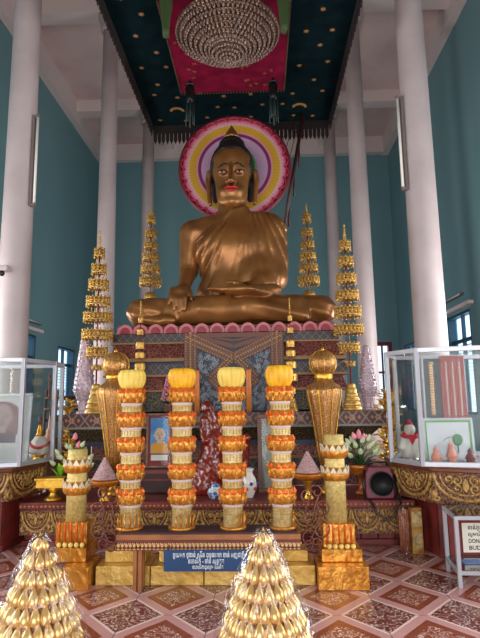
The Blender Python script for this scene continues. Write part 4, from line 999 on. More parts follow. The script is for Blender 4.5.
for a, b, l in xs: gold_box(float(P(a, 556, 4.86)[0]), float(P(b, 556, 4.86)[0]), 4.86, 5.1, .156, zy(549, 4.86) - .012, l)
sg = P(164, 549, 4.57); sg2 = P(249, 571, 4.57)
sign = thing('blue_sign', 'blue sign board with white Khmer lettering hanging under the offering table', 'sign', (sg[0], 4.56, sg2[2]))
SW, SH = sg2[0] - sg[0], zy(549.5, 4.57) - sg2[2]
m = M(); m.b2((0, 0, 0), (SW, .012, SH)); m.build('board', mat('sign_blue', (20, 62, 108), .5), sign)
m = M(); m.tube([(SW * .06, .006, SH), (SW * .06, .03, SH + .03)], .004, 5); m.tube([(SW * .94, .006, SH), (SW * .94, .03, SH + .03)], .004, 5); m.build('hook', black, sign)
def text(name, body, size, loc, mt, parent, rot=(PI / 2, 0, 0), ext=.001, align='CENTER', wmax=None):
    c = bpy.data.curves.new(name, 'FONT'); c.body = body; c.size = size; c.align_x = align; c.align_y = 'CENTER'; c.extrude = ext; c.resolution_u = 2; c.offset = size * .012
    o = bpy.data.objects.new(name, c); col.objects.link(o); bpy.context.view_layer.update()
    me = bpy.data.meshes.new_from_object(o.evaluated_get(bpy.context.evaluated_depsgraph_get())); bpy.data.objects.remove(o)
    if wmax:
        w_ = max(v.co.x for v in me.vertices) - min(v.co.x for v in me.vertices)
        if w_ > 0: 
            for v in me.vertices: v.co.x *= wmax / w_
    me.materials.clear(); me.materials.append(mt); o = bpy.data.objects.new(name, me); col.objects.link(o); o.parent = parent; o.location = loc; o.rotation_euler = rot; return o
wtxt = mat('sign_white_letters', (226, 232, 238), .5)
text('lettering_line', 'ពួយមក ថ្ងាន់ ស្រីន ពុទ្ធោក ចាន់ អញ្ជើញ', .052, (SW * .53, -.001, SH * .76), wtxt, sign, wmax=SW * .84)
text('lettering_line', 'ឧបាសីក - ចាន់ សុខុត្ត', .052, (SW * .50, -.001, SH * .47), wtxt, sign, wmax=SW * .42)
text('lettering_line', 'ឧបាសិកាព្រហ្ម សំអាត', .042, (SW * .52, -.001, SH * .2), wtxt, sign, wmax=SW * .36)

# ------------------------------------------------------------------ yellow candle columns on orange foil boxes
pal = mat('pale_gold_cloth', (222, 200, 132), .5, .25, (196, 166, 90), 40, .5, 70); zig = mat('silver_zigzag', (222, 216, 190), .35, .4)
def candle_column(px, ytop, Y, label, boxes, lab3):
    zs = 0
    for i, (xa, xb, yb_, yt_, ya_) in enumerate(boxes):
        z1 = zy(yt_, ya_); x0, x1 = float(P(xa, yb_, ya_)[0]), float(P(xb, yb_, ya_)[0]); gold_box(x0, x1, ya_, ya_ + .36 - .03 * i, zs, z1, lab3[i], foil_o); zs = z1 + .001
    s_ = .0085; x = float(P(px, 500, Y)[0]); t = thing('candle_column', label, 'offering column', (x, Y, zs)); q = lambda y: zy(y, Y) - zs - (.0); r = .0875
    m = M(); m.b2((-.135, -.11, 0), (.135, .11, .19)); m.build('foil_socket', foil_o, t, .006)
    m = M(); m.lathe([(r, .191), (r * .98, q(ytop)), (r * .8, q(ytop) + .003)], 28); m.build('gold_cloth_column', pal, t)
    for (ya, yb_) in ((ytop + 7, ytop + 23), (ytop + 29, ytop + 45)):
        za, zc = q(ya), q(yb_); h = za - zc
        m = M(); m.lathe([(r * 1.02, za - h * .15), (r * 1.30, za - h * .35), (r * 1.38, za - h * .6), (r * 1.25, za - h * .85), (r * 1.02, zc)], 48, rip=lambda a, k_: 1 + .06 * math.cos(14 * a)); c_ = m.build('foil_crown', amber_f, t)
        m = M(); N_ = 14
        for i in range(N_):
            a = 2 * PI * i / N_; rad = Vector((math.cos(a), math.sin(a), 0)); u = Vector((-rad.y, rad.x, 0)); m.prism([(-.024, 0), (0, h * .30), (.024, 0), (.024, -h * .10), (-.024, -h * .10)], rad * r * 1.30 + Vector((0, 0, za - h * .40)), u, (Vector((0, 0, 1)) + rad * .12).normalized(), rad * .008)
        m.build('silver_points', zig, c_)
    for i in range(5):
        a = -.10 + i * .05; m = M(); m.tube([(a, -.125, 0.0), (a, -.125, .185), (a, -.125, .205)], [.008, .008, .002], 6); m.build('joss_stick', orange_f, t)
        m = M(); m.ell((a + .01, -.145, .018), .022, 8, 6); m.build('yellow_ball', mat('pompom_yellow', (232, 200, 110), .7), t)
    return t
candle_column(76.5, 448, 4.93, 'yellow and gold candle column on stacked orange foil boxes at left', [(62, 88, 586, 567, 4.62), (54, 85.5, 567, 547.5, 4.76)], ['bottom orange foil box under the left candle column', 'upper orange foil box under the left candle column'])
candle_column(336, 436, 4.90, 'yellow and gold candle column on stacked orange foil boxes at right', [(318.5, 370, 587, 567, 4.62), (322, 363, 567, 550, 4.74)], ['bottom orange foil box under the right candle column', 'upper orange foil box under the right candle column'])

# ------------------------------------------------------------------ front offering cones of gold buds
bud_m = mat('gold_bud', (228, 188, 120), .32, .6, (200, 152, 84), 3, .1, 20); cone_core = mat('cone_core', (120, 78, 40), .6, .3)  # core colour browned to stand for shade in the gaps between buds
bowlm = mat('silver_bowl', (200, 196, 190), .25, .8)
def bud_cone(px, py, Y, label):
    tip = P(px, py, Y); t = thing('bud_cone', label, 'offering cone', (tip[0], Y, 0)); zt_ = float(tip[2])
    R_of = lambda d: float(np.interp(d, [0, .06, .12, .24, .36, .48, .60, .68], [.0, .020, .052, .110, .162, .198, .212, .20]))
    m = M(); m.lathe([(.14, 0), (.15, .02), (.09, .06), (.08, .10), (.16, .16), (.22, .24), (.23, .30)], 32); m.build('stand_bowl', bowlm, t)
    m = M(); m.lathe([(R_of(d) * .80 + .001, zt_ - d) for d in (.64, .55, .42, .32, .2, .1, .03)], 24); m.build('cone_core', cone_core, t)
    proto = None; buds = []; ring = 0; d = .0
    hb = .086
    buds.append((0, 0, 0, 1)); d = .026
    while d < .60:
        r = R_of(d + hb * .55); N_ = max(1, round(2 * PI * r / .045)) if d > 0 else 1
        for i in range(N_):
            a = 2 * PI * (i + .5 * (ring % 2)) / N_ - PI / 2; buds.append((d, r, a, N_))
        d += .060; ring += 1
    def budmesh(m, o, rad, sc):
        m.lathe([(.006, 0), (.0180, hb * .08), (.0245, hb * .26), (.0215, hb * .48), (.0100, hb * .76), (.0010, hb * 1.06)], 10, rot=0)
    # camera-facing hundred are parts, the rest one stuff part
    base = M(); budmesh(base, None, None, 1); bo = None
    cd_ = Vector((CAM[0] - tip[0], CAM[1] - Y)).normalized(); sc = sorted(buds, key=lambda q: -(math.cos(q[2]) * cd_.x + math.sin(q[2]) * cd_.y) * q[1] + (0 if q[0] < .46 else 9))
    rest = M()
    for k_, (d, r, a, N_) in enumerate(sc):
        s_ = min(1.0, .78 + d * .9); loc = Vector((math.cos(a) * r * .97, math.sin(a) * r * .97, zt_ - d - hb * s_)); tilt = Matrix.Rotation(-.34, 4, Vector((-math.sin(a), math.cos(a), 0)))
        if d == 0: loc = Vector((0, 0, zt_ - hb)); tilt = Matrix.Identity(4)
        mx = Matrix.Translation(loc) @ tilt @ Matrix.Scale(s_, 4)
        if k_ < 100:
            if bo is None: o = base.build('bud', bud_m, t); bo = o
            else: o = bo.copy(); col.objects.link(o); o.parent = t
            o.matrix_local = mx
        else: rest.add([mx @ Vector(v) for v in base.v], base.f, True)
    tag(rest.build('bud', bud_m, t), kind='stuff')
    m = M(); rr = random.Random(int(px)); n_ = 64; pr = [(R_of(d) * 1.0 + .010 + min(.010, d * .2) + .003 * (k_ % 2), zt_ - d + .012) for k_, d in enumerate([.03 + i * .03 for i in range(20)])]
    m.lathe(pr, n_, cap=False, rip=lambda a, k_: 1 + .02 * math.sin(5 * a + k_ * .7) * min(1, k_ / 6) + .02 * math.sin(13 * a - k_ * 1.1) * min(1, k_ / 6)); m.build('plastic_wrap', film, t)
    return t
bud_cone(41, 528, 2.4, 'cone of gold buds wrapped in clear plastic in the left foreground')
bud_cone(263, 523, 2.4, 'cone of gold buds wrapped in clear plastic in the centre foreground, before the sign')

# ------------------------------------------------------------------ things on the platform
pinkc = mat('pink_grey_fabric', (232, 190, 190), .6, 0, (184, 140, 144), 60, .8, 70); flame = mat('orange_petal_tray', (222, 140, 44), .4, .3, (190, 104, 24), 30)
def pink_cone(px, yt, ym, yb, Y, label):
    q = lambda y: zy(y, Y) - PZT - .001; t = thing('offering_cone', label, 'offering cone', (P(px, 480, Y)[0], Y, PZT + .001))
    zt_, zm, zl_ = q(yt), q(ym), 0; s_ = .0109
    m = M(); m.lathe([(.055, 0), (.06, .012), (.035, .04), (.028, .07), (.05, zm - .095), (.06, zm - .088)], 16); m.build('gold_foot', gold_bright, t)
    m = M(); N_ = 18; m.lathe([(.06, zm - .087), (.13, zm - .06), (.165, zm - .02), (.16, zm - .005), (.10, zm - .01)], 72, rip=lambda a, k_: 1 + (.05 * abs(math.cos(N_ * a / 2)) if 0 < k_ < 4 else 0)); m.build('petal_tray', flame, t)
    m = M(); rows = 9; H = zt_ - zm
    pr = []
    for i in range(rows): r = .125 * (1 - i / rows); pr += [(r, zm + H * i / rows), (r * 1.02 + .004, zm + H * (i + .35) / rows), (r * .90, zm + H * (i + .95) / rows)]
    pr.append((.002, zt_)); m.lathe(pr, 36, rip=lambda a, k_: 1 + .05 * math.cos(18 * a + (k_ // 3) * 3)); m.build('stitched_cone', pinkc, t); return t
pink_cone(104.5, 456, 478, 503, 5.98, 'pink beaded offering cone on a footed tray left of the flower columns')
pink_cone(308, 452, 473, 500, 6.0, 'pink beaded offering cone on a footed gold tray right of the flower columns')

st = thing('footed_tray', 'gold footed tray on the platform left of the left candle column', 'tray', (P(51, 490, 5.99)[0], 5.99 + .07, PZT + .001)); q = lambda y: zy(y, 6.06) - PZT
m = M(); m.b2((-.16, -.1, q(485.5)), (.135, .1, q(478))); m.b2((-.175, -.115, q(478)), (.15, .115, q(475.5))); m.build('tray_top', gold_bright, st, .004)
m = M(); m.lathe([(.09, 0), (.095, .02), (.06, .035), (.035, .07), (.05, .10), (.09, q(485.8))], 16); m.build('foot', gold_bright, st)

leafg = mat('leaf_dark_green', (46, 78, 40), .5, 0, (30, 58, 32), 8); budw = mat('lotus_bud_white_green', (212, 218, 176), .5, 0, (170, 190, 130), 14, ramp=(.4, .7)); budp = mat('lotus_pink', (236, 120, 150), .5, 0, (246, 170, 180), 12)
lime = mat('lime_leaf', (150, 210, 50), .5); stemg = mat('stem_green', (80, 110, 60), .5)
def leaf3(m, o, d, L, W, droop=.2):
    o, d = Vector(o), Vector(d).normalized(); side = d.cross(Vector((0, 0, 1)));
    if side.length < .01: side = Vector((1, 0, 0))
    side.normalize(); up = side.cross(d); vs = []; K = 6
    for i in range(K + 1):
        f = i / K; c = o + d * L * f + Vector((0, 0, -droop * L * f * f)); w_ = W * math.sin(PI * min(.98, f * .93 + .05)) * .5
        vs += [c - side * w_ + up * w_ * .25, c - up * .002, c + side * w_ + up * w_ * .25, c + up * .002]
    fs = [(0, 1, 2, 3)]
    for i in range(K):
        b = i * 4
        for a_, b_ in ((0, 1), (1, 2), (2, 3), (3, 0)): fs.append((b + a_, b + 4 + a_, b + 4 + b_, b + b_))
    fs.append((K * 4 + 3, K * 4 + 2, K * 4 + 1, K * 4)); m.add(vs, fs, True)
def lotus_bud(m, c, d, L, W):
    q_ = Vector((0, 0, 1)).rotation_difference(Vector(d).normalized()); b = M(); b.lathe([(.1 * W, 0), (.40 * W, .12 * L), (.5 * W, .35 * L), (.38 * W, .65 * L), (.15 * W, .9 * L), (.01 * W, L)], 10, rip=lambda a, k_: 1 + .06 * math.cos(5 * a))
    m.add([q_ @ Vector(v) + Vector(c) for v in b.v], b.f, True)
def bouquet(px, yb, ytop, Y, label, bowl, whites, pinks, spread, nleaf, seed, z0=None, limey=False, x0=None):
    rr = random.Random(seed); z0 = PZT + .001 if z0 is None else z0
    t = thing('flower_bouquet' if bowl is None else 'lotus_bouquet', label, 'flowers', (P(px, yb, Y)[0], Y, z0)); q = lambda y: zy(y, Y) - z0; zb_ = q(yb); H = q(ytop) - zb_
    pot = mat('lotus_bowl_gold', (216, 140, 70), .35, .5, (190, 90, 60), 10)
    m = M(); m.lathe([(.075, 0), (.08, .015), (.045, .04), (.032, .08), (.045, zb_ - .11), (.09, zb_ - .09), (.145, zb_ - .03), (.15, zb_ + .01), (.12, zb_ + .005)], 24); bw = m.build('footed_bowl', gold if bowl is None else pot, t)
    m = M()
    for i in range(14):
        a = 2 * PI * i / 14; rad = Vector((math.cos(a), math.sin(a), 0)); u = Vector((-rad.y, rad.x, 0)); m.prism([(-.022, 0), (-.034, .05), (0, .10), (.034, .05), (.022, 0)], rad * .10 + Vector((0, 0, zb_ - .095)), u, (Vector((0, 0, .8)) + rad * .6).normalized(), rad * .006)
    m.build('bowl_petals', flame, bw)
    lf = M()
    for i in range(nleaf):
        a = rr.uniform(0, 2 * PI); e = rr.uniform(.1, 1.2); d = Vector((math.cos(a) * math.cos(e), math.sin(a) * math.cos(e), math.sin(e))); o = Vector((math.cos(a) * .04, math.sin(a) * .04, zb_ - .01)); leaf3(lf, o, d, rr.uniform(.6, 1.05) * spread, .06, .25)
    lf.build('leaves', leafg, t)
    m = M(); heads = []
    for i in range(whites + pinks):
        pk = i >= whites
        if pk: a = rr.uniform(0, 2 * PI); rad = rr.uniform(0, .35) * spread; z = zb_ + H * rr.uniform(.62, .80) + (H * .12 if i == whites else 0)
        else: f = (i + .5) / whites; a = i * 2.4; rad = spread * (.30 + .62 * math.sqrt(f)); z = zb_ + H * (.66 - .42 * f) + rr.uniform(-.02, .02)
        c = Vector((math.cos(a) * rad, math.sin(a) * rad * .8, z)); d = Vector((math.cos(a) * rad * 1.6, math.sin(a) * rad * 1.2, .25)); heads.append((c, d, pk)); m.tube([(0, 0, zb_), c * .5 + Vector((0, 0, (zb_ + z) / 2)) * .5, c], .005, 5)
    m.build('stems', stemg, t)
    for c, d, pk in heads: m = M(); lotus_bud(m, c, d, .09, .055 if not pk else .06); m.build('lotus_bud', budp if pk else budw, t)
    if limey:
        m = M()
        for a in range(3): leaf3(m, (-.12, -.05, zb_ + .02 + .03 * a), (-.5 + .5 * a, -.3, .9), .2, .10, .1)
        m.build('lime_leaf', lime, t)
    return t
bouquet(361, 466, 430, 6.33, 'bouquet of white lotus buds with pink lotuses in a footed bowl at right', 'lotus', 22, 5, .20, 30, 4)
bouquet(72, 480, 428, 6.42, 'bouquet of white and pink buds with a bright lime leaf behind the left candle column', None, 15, 2, .23, 26, 9, limey=True)

# portable loudspeaker on the platform corner
sp = thing('portable_loudspeaker', 'maroon portable loudspeaker with a black round cone and strap on the platform', 'loudspeaker', (P(380, 500, 6.0)[0], 6.04, PZT + .001), -.04)
q = lambda y: zy(y, 6.0) - PZT
maroon_p = mat('maroon_plastic', (112, 28, 52), .35)
m = M(); m.prism([(-.145, 0), (.145, 0), (.155, .06), (.15, .26), (.11, .335), (-.11, .335), (-.15, .26), (-.155, .06)], (0, -.08, 0), (1, 0, 0), (0, 0, 1), (0, .17, 0)); m.build('housing', maroon_p, sp, .015)
def ring_y(m, c, prof, n=32):
    vs = []; fs = []
    for r, y in prof:
        for i in range(n): a = 2 * PI * i / n; vs.append((c[0] + r * math.cos(a), c[1] + y, c[2] + r * math.sin(a)))
    for k_ in range(len(prof) - 1):
        for i in range(n): j = (i + 1) % n; fs.append((k_ * n + i, k_ * n + j, (k_ + 1) * n + j, (k_ + 1) * n + i))
    fs.append(tuple(range(n - 1, -1, -1))); fs.append(tuple((len(prof) - 1) * n + i for i in range(n))); m.add(vs, fs, True)
m = M(); ring_y(m, (.02, -.081, .16), [(.125, 0), (.125, -.025), (.11, -.03), (.10, -.02), (.05, -.004), (.001, -.002)]); cn = m.build('speaker_cone', mat('speaker_black', (10, 10, 12), .85, spec=.15), sp)
m = M(); ring_y(m, (.02, -.084, .16), [(.03, 0), (.028, -.012), (.015, -.02), (.001, -.022)], 20); m.build('dust_cap', silver, cn)
m = M(); ring_y(m, (.02, -.106, .16), [(.128, 0), (.128, -.006), (.119, -.006), (.119, 0)]); m.build('trim_ring', mat('speaker_dark_ring', (26, 26, 32), .5), cn)
m = M(); m.tube([(-.10, 0, .335), (-.09, 0, .37), (.09, 0, .37), (.10, 0, .335)], .012, 6); m.build('carry_handle', black, sp)
m = M(); pts = [(-.15, -.06, .30), (-.17, -.09, .15), (-.16, -.12, .02), (-.12, -.26, .0), (-.08, -.275, -.1), (.02, -.275, -.17), (.10, -.275, -.12), (.17, -.25, .0), (.17, -.13, .06), (.16, -.06, .25)]
m.tube([Vector(a) + Vector((0, -.03, 0)) if -.2 < a[2] < .02 and a[1] < -.2 else Vector(a) for a in pts], .013, 6); m.build('strap', black, sp)

# incense packets on the floor
inc_r = mat('incense_red_brown', (150, 78, 58), .45, 0, (186, 120, 90), 40); inc_y = mat('incense_box_gold', (196, 158, 70), .4, .3, (150, 90, 50), 14)
p = PZ(407.5, 555, 0); t = thing('incense_packet', 'clear packet of reddish incense sticks standing on the floor before the right counter', 'incense', (p[0], p[1] + .08, 0))
m = M(); rr = random.Random(2)
for i in range(38):
    a = rr.uniform(0, 2 * PI); r = .042 * math.sqrt(rr.random()); m.tube([(r * math.cos(a), r * math.sin(a), 0), (r * math.cos(a) * 1.1, r * math.sin(a) * 1.1, .40 + rr.uniform(-.02, .02))], .0045, 4)
m.build('incense_sticks', inc_r, t)
m = M(); m.lathe([(.052, 0), (.055, .2), (.058, .43)], 20, cap=False); m.build('clear_wrap', film, t)
p = PZ(419.5, 555, 0); t = thing('incense_box', 'tall printed gold and brown incense box beside the reddish incense packet', 'incense', (p[0], p[1] + .075, 0), .1)
m = M(); m.b2((-.055, -.04, 0), (.055, .04, .435)); bx_ = m.build('box', inc_y, t, .004)
m = M(); m.b2((-.045, -.043, .06), (.045, -.0401, .2)); m.b2((-.045, -.043, .26), (.045, -.0401, .40)); m.build('printed_panel', mat('print_panel', (120, 110, 60), .5, 0, (190, 160, 120), 30), bx_)

# low metal glass table at the right edge
a_ = PZ(460.5, 588, 0); b_ = PZ(447, 570, 0); tz_ = zy(0, 1) if False else float(P(457, 516, a_[1])[2])
gt = thing('glass_table', 'low white metal table with a glass top and lower shelf at the right edge', 'table', (a_[0], a_[1], 0)); dx_, dy_ = b_[0] - a_[0], min(b_[1] - a_[1], 5.12 - a_[1]); LW_ = .85
cs = [(0, 0), (LW_, -.03), (LW_ + dx_, dy_), (dx_, dy_)]
for i, (x, y) in enumerate(cs): m = M(); m.b2((x - .016, y - .016, 0), (x + .016, y + .016, tz_ - .03)); m.build('leg', alu, gt, .003)
for nm_, z_ in (('top_rail', tz_ - .03), ('shelf_rail', .10)):
    m = M()
    for i in range(4):
        a, b = Vector((*cs[i], 0)), Vector((*cs[(i + 1) % 4], 0)); u = (b - a); L = u.length; u.normalize(); v = Vector((-u.y, u.x, 0)); m.prism([(-.016, -.016), (L + .016, -.016), (L + .016, .016), (-.016, .016)], (a.x, a.y, z_), u, v, (0, 0, .03))
    m.build(nm_, alu, gt, .002)
m = M(); m.prism([(x, y) for x, y in cs], (0, 0, tz_ + .0005), (1, 0, 0), (0, 1, 0), (0, 0, .006)); m.build('glass_top', glass_mat('table_glass', (.7, .74, .72, 1), .25), gt)
m = M(); m.prism([(x, y) for x, y in cs], (0, 0, .131), (1, 0, 0), (0, 1, 0), (0, 0, .005)); m.build('glass_shelf', MATS['table_glass'], gt)
m = M(); u = Vector((cs[2][0] - cs[3][0], cs[2][1] - cs[3][1], 0)).normalized(); m.prism([(.03, 0), (LW_ - .03, 0), (LW_ - .03, tz_ - .17), (.03, tz_ - .17)], (cs[3][0], cs[3][1], .135), u, (0, 0, 1), (0, .006, 0)); m.build('back_panel', maroon_wood, gt)
paper = mat('paper_white', (226, 218, 206), .7); ink = mat('ink_black', (22, 20, 22), .6)
n0 = P(464.5, 553, a_[1] + dy_ - .03); nt_ = thing('paper_notice', 'white paper notice with black lettering on the back of the low glass table', 'notice', (n0[0], a_[1] + dy_ - .012, n0[2])); nh = zy(524, a_[1] + dy_) - n0[2]
m = M(); m.b2((0, 0, 0), (.30, .004, nh)); m.build('sheet', paper, nt_)
for i, (tx, sz) in enumerate((('ទាន់ភ្ញៀវ', .05), ('សូមបរិច្ចាគ', .045), ('DONATION', .05), ('BUDDHA', .05))): text('lettering', tx, sz, (.16, -.0015, nh * (.84 - .23 * i)), ink, nt_, wmax=.22)
for i, (x, y, c_, lab, az) in enumerate(((.18, .22, (90, 120, 170), 'blue leaflet lying on the lower shelf of the low glass table', .1), (.36, .16, (206, 204, 200), 'pale leaflet lying on the lower shelf of the low glass table', .5))):
    l = M().box((0, 0, .003), (.16, .11, .006), az).build('leaflet', mat('leaflet_%d' % i, c_, .6), None, 0, (a_[0] + x, a_[1] + y, .137)); tag(l, lab, 'leaflet')

# framed portrait of a monk
def portrait(name, label, x, y, z0, w_, h_, fr, matc, bgc, skin, cloth, tilt=0.0, rz=0.0, frw=.03, oval=False, rot=None, cap=True):
    t = thing(name, label, 'framed picture', (x, y, z0), rz); t.rotation_euler = (tilt, 0, rz)
    m = M()
    for a, b in (((0 - w_ / 2, 0), (w_ / 2, frw)), ((-w_ / 2, h_ - frw), (w_ / 2, h_)), ((-w_ / 2, frw), (-w_ / 2 + frw, h_ - frw)), ((w_ / 2 - frw, frw), (w_ / 2, h_ - frw))): m.b2((a[0], -.015, a[1]), (b[0], .02, b[1]))
    m.build('frame', fr, t, .004)
    m = M(); m.b2((-w_ / 2 + frw, -.002, frw), (w_ / 2 - frw, .015, h_ - frw)); pic = m.build('backing', matc, t)
    iw, ih = (w_ - 2 * frw) * .84, (h_ - 2 * frw) * .86; zc = h_ / 2 + ih * .03
    m = M()
    if oval: m.prism(circ(40, iw * .46), (0, -.0025, zc + ih * .08), (1, 0, 0), (0, 0, 1), (0, -.002, 0))
    else: m.b2((-iw / 2, -.0045, zc - ih / 2 + (.16 * ih if cap else 0)), (iw / 2, -.0025, zc + ih / 2))
    m.build('photo_background', bgc, pic)
    y1 = -.0046; hz_ = zc + ih * (.17 if oval else .10); rx = iw * (.21 if oval else .27)
    m = M(); bz = zc - ih / 2 + (.17 * ih if cap else .12 * ih)
    if oval: bz = zc - ih * .30
    hw_ = iw * (.47 if not oval else .34); sh = hz_ - rx * 1.55
    m.prism([(-hw_, bz), (hw_, bz), (hw_ * .98, sh - rx * .5), (rx * 1.2, sh - rx * .05), (rx * .45, sh + rx * .2), (-rx * .45, sh + rx * .2), (-rx * 1.2, sh - rx * .05), (-hw_ * .98, sh - rx * .5)], (0, y1, 0), (1, 0, 0), (0, 0, 1), (0, -.001, 0)); m.build('photo_robe', cloth, pic)
    m = M(); m.prism([(-rx * .5, sh - rx * .15), (rx * .5, sh - rx * .15), (rx * .45, hz_), (-rx * .45, hz_)], (0, y1 - .0012, 0), (1, 0, 0), (0, 0, 1), (0, -.0006, 0)); m.prism([(a * rx, b * rx * 1.35) for a, b in circ(24)], (0, y1 - .0014, hz_), (1, 0, 0), (0, 0, 1), (0, -.0008, 0))
    for s_ in (-1, 1): m.prism([(a * rx * .16, b * rx * .3) for a, b in circ(10)], (s_ * rx * 1.03, y1 - .0014, hz_ - rx * .1), (1, 0, 0), (0, 0, 1), (0, -.0006, 0))
    m.build('photo_head', skin, pic)
    dk = mat('photo_dark', (70, 44, 40), .6); m = M()
    for s_ in (-1, 1): m.prism([(a * rx * .17, b * rx * .07) for a, b in circ(10)], (s_ * rx * .4, y1 - .0024, hz_ + rx * .05), (1, 0, 0), (0, 0, 1), (0, -.0005, 0)); m.b2((s_ * rx * .4 - rx * .22, y1 - .0029, hz_ + rx * .3), (s_ * rx * .4 + rx * .22, y1 - .0024, hz_ + rx * .36))
    m.prism([(a * rx * .3, b * rx * .07) for a, b in circ(10)], (0, y1 - .0024, hz_ - rx * .75), (1, 0, 0), (0, 0, 1), (0, -.0005, 0)); m.prism([(-rx * .12, 0), (rx * .12, 0), (0, rx * .45)], (0, y1 - .0024, hz_ - rx * .42), (1, 0, 0), (0, 0, 1), (0, -.0005, 0)); m.build('photo_features', dk, pic)
    if cap:
        m = M(); m.b2((-iw * .45, -.0045, zc - ih / 2), (iw * .45, -.0025, zc - ih / 2 + .13 * ih)); m.build('caption_strip', paper, pic)
    m = M(); m.b2((-w_ / 2 + frw, -.0125, frw), (w_ / 2 - frw, -.0115, h_ - frw)); m.build('glass', glass, t)
    return t
y_ = 6.5; a = P(145.5, 468, y_); b = P(173, 413, y_)
stn = thing('picture_ledge', 'dark carved ledge carrying the framed portrait of a monk', 'ledge', ((a[0] + b[0]) / 2, y_ + .02, PZT + .001)); m = M(); m.b2((-.24, -.06, 0), (.26, .08, a[2] - PZT - .003)); m.build('ledge', maroon_dark, stn, .008)
m = M(); m.b2((-.25, -.075, a[2] - PZT - .06), (.27, -.061, a[2] - PZT - .02)); m.b2((-.25, -.075, a[2] - PZT - .14), (.27, -.061, a[2] - PZT - .12)); m.build('moulding', maroon_wood, stn)
portrait('framed_portrait', 'framed portrait of a bald monk in orange behind the first two flower columns', (a[0] + b[0]) / 2, y_, a[2], b[0] - a[0], b[2] - a[2], mat('frame_brown_gilt', (128, 78, 50), .4, .1, (90, 44, 30), 20), mat('mat_red', (130, 24, 26), .6), mat('photo_blue', (44, 108, 178), .6, 0, (90, 150, 200), 6), mat('photo_skin', (212, 176, 150), .6), mat('photo_orange', (222, 150, 20), .6), tilt=-.06)
a = P(255, 490, 6.45); b = P(284, 414, 6.45)
t = thing('framed_picture', 'tall brown framed picture behind glass, mostly hidden by the rightmost flower column', 'framed picture', ((a[0] + b[0]) / 2 + .04, 6.45, PZT + .001)); t.rotation_euler = (-.06, 0, 0); w_, h_ = b[0] - a[0], b[2] - PZT
m = M(); fr = .05
for p0, p1 in (((-w_ / 2, 0), (w_ / 2, fr)), ((-w_ / 2, h_ - fr), (w_ / 2, h_)), ((-w_ / 2, fr), (-w_ / 2 + fr, h_ - fr)), ((w_ / 2 - fr, fr), (w_ / 2, h_ - fr))): m.b2((p0[0], -.02, p0[1]), (p1[0], .02, p1[1]))
m.build('frame', mat('frame_brown', (104, 56, 42), .4), t, .005); m = M(); m.b2((-w_ / 2 + fr, 0, fr), (w_ / 2 - fr, .015, h_ - fr)); m.build('picture', mat('picture_grey_green', (120, 128, 118), .5, 0, (170, 172, 166), 5), t)
m = M(); m.b2((-w_ / 2 + fr, -.01, fr), (w_ / 2 - fr, -.008, h_ - fr)); m.build('glass', glass, t)

# red carved wooden figure on a rock
rc = P(209, 450, 6.4); q = lambda y: zy(y, 6.35); X0 = rc[0]
G = SDF((X0 - .34, 6.1, PZT - .01), (X0 + .62, 6.72, q(398)), .0105)
cx_ = lambda px: float(P(px, 450, 6.38)[0])
G.ell((cx_(208), 6.38, q(408)), (.07, .07, .085), .02); G.cone((cx_(204), 6.36, q(404)), (cx_(202), 6.36, q(410)), .03, .02, .02); G.cone((cx_(211), 6.4, q(416)), (cx_(212), 6.4, q(440)), .075, .10, .04); G.cone((cx_(205), 6.34, q(420)), (cx_(207), 6.32, q(436)), .05, .04, .02)
G.cone((cx_(218), 6.4, q(420)), (cx_(220), 6.36, q(438)), .05, .05, .03); G.cone((cx_(213), 6.4, q(440)), (cx_(210), 6.4, q(470)), .11, .14, .04); G.cone((cx_(202), 6.33, q(428)), (cx_(206), 6.3, q(440)), .03, .05, .02)
G.cone((cx_(208), 6.4, q(468)), (cx_(206), 6.42, PZT + .10), .15, .19, .05); G.cone((cx_(198), 6.38, q(476)), (cx_(194), 6.36, PZT + .07), .08, .075, .03); G.ell((cx_(222), 6.36, q(474)), (.10, .10, .12), .04)
G.cone((cx_(246), 6.42, q(440)), (cx_(245), 6.44, q(468)), .055, .035, .02); G.ell((cx_(246), 6.40, q(438)), (.065, .06, .045), .02); G.cone((cx_(232), 6.44, q(480)), (cx_(245), 6.44, q(466)), .07, .04, .03); G.ell((cx_(228), 6.42, PZT + .07), (.26, .14, .07), .03)
G.F = G.F + .003 * np.sin(G.Z * 75 + 14 * G.X) * np.sin(G.X * 60 + G.Y * 30) 
G.F = np.maximum(G.F, PZT + .001 - G.Z)
V, Fc = G.mesh(); fig = thing('carved_wooden_figure', 'glossy red carved wooden root figure standing behind the middle flower columns', 'statue', (X0, 6.4, PZT + .001)); np_obj('carving', V - np.array(fig.location), Fc, red_lac, fig)
vase_w = mat('porcelain_white', (222, 216, 208), .2, 0, None, coat=.5); vred = mat('vase_red_paint', (170, 40, 40), .4); vblue = mat('vase_blue_paint', (50, 80, 150), .4)
t = thing('porcelain_vase', 'white porcelain vase with red and blue flowers right of the red figure', 'vase', (P(249, 480, 6.12)[0], 6.12, PZT + .001))
m = M(); pr = [(.04, 0), (.045, .01), (.075, .08), (.085, .15), (.07, .21), (.045, .25), (.04, .28), (.06, .31), (.058, .312), (.036, .28)]; m.lathe(pr, 28); vs_ = m.build('body', vase_w, t); m = M(); m2 = M()
for i in range(10):
    a = 2 * PI * i / 10; rad = .080 if i % 2 else .086
    tgt = m if i % 2 else m2; tgt.ell((rad * math.cos(a), rad * math.sin(a), .10 if i % 2 else .155), (.02, .02, .02), 8, 6)
m.build('red_flowers', vred, vs_); m2.build('blue_flowers', vblue, vs_)
t = thing('porcelain_jar', 'small blue and white porcelain jar at the foot of the red figure', 'jar', (P(215, 490, 6.05)[0], 6.05, PZT + .001))
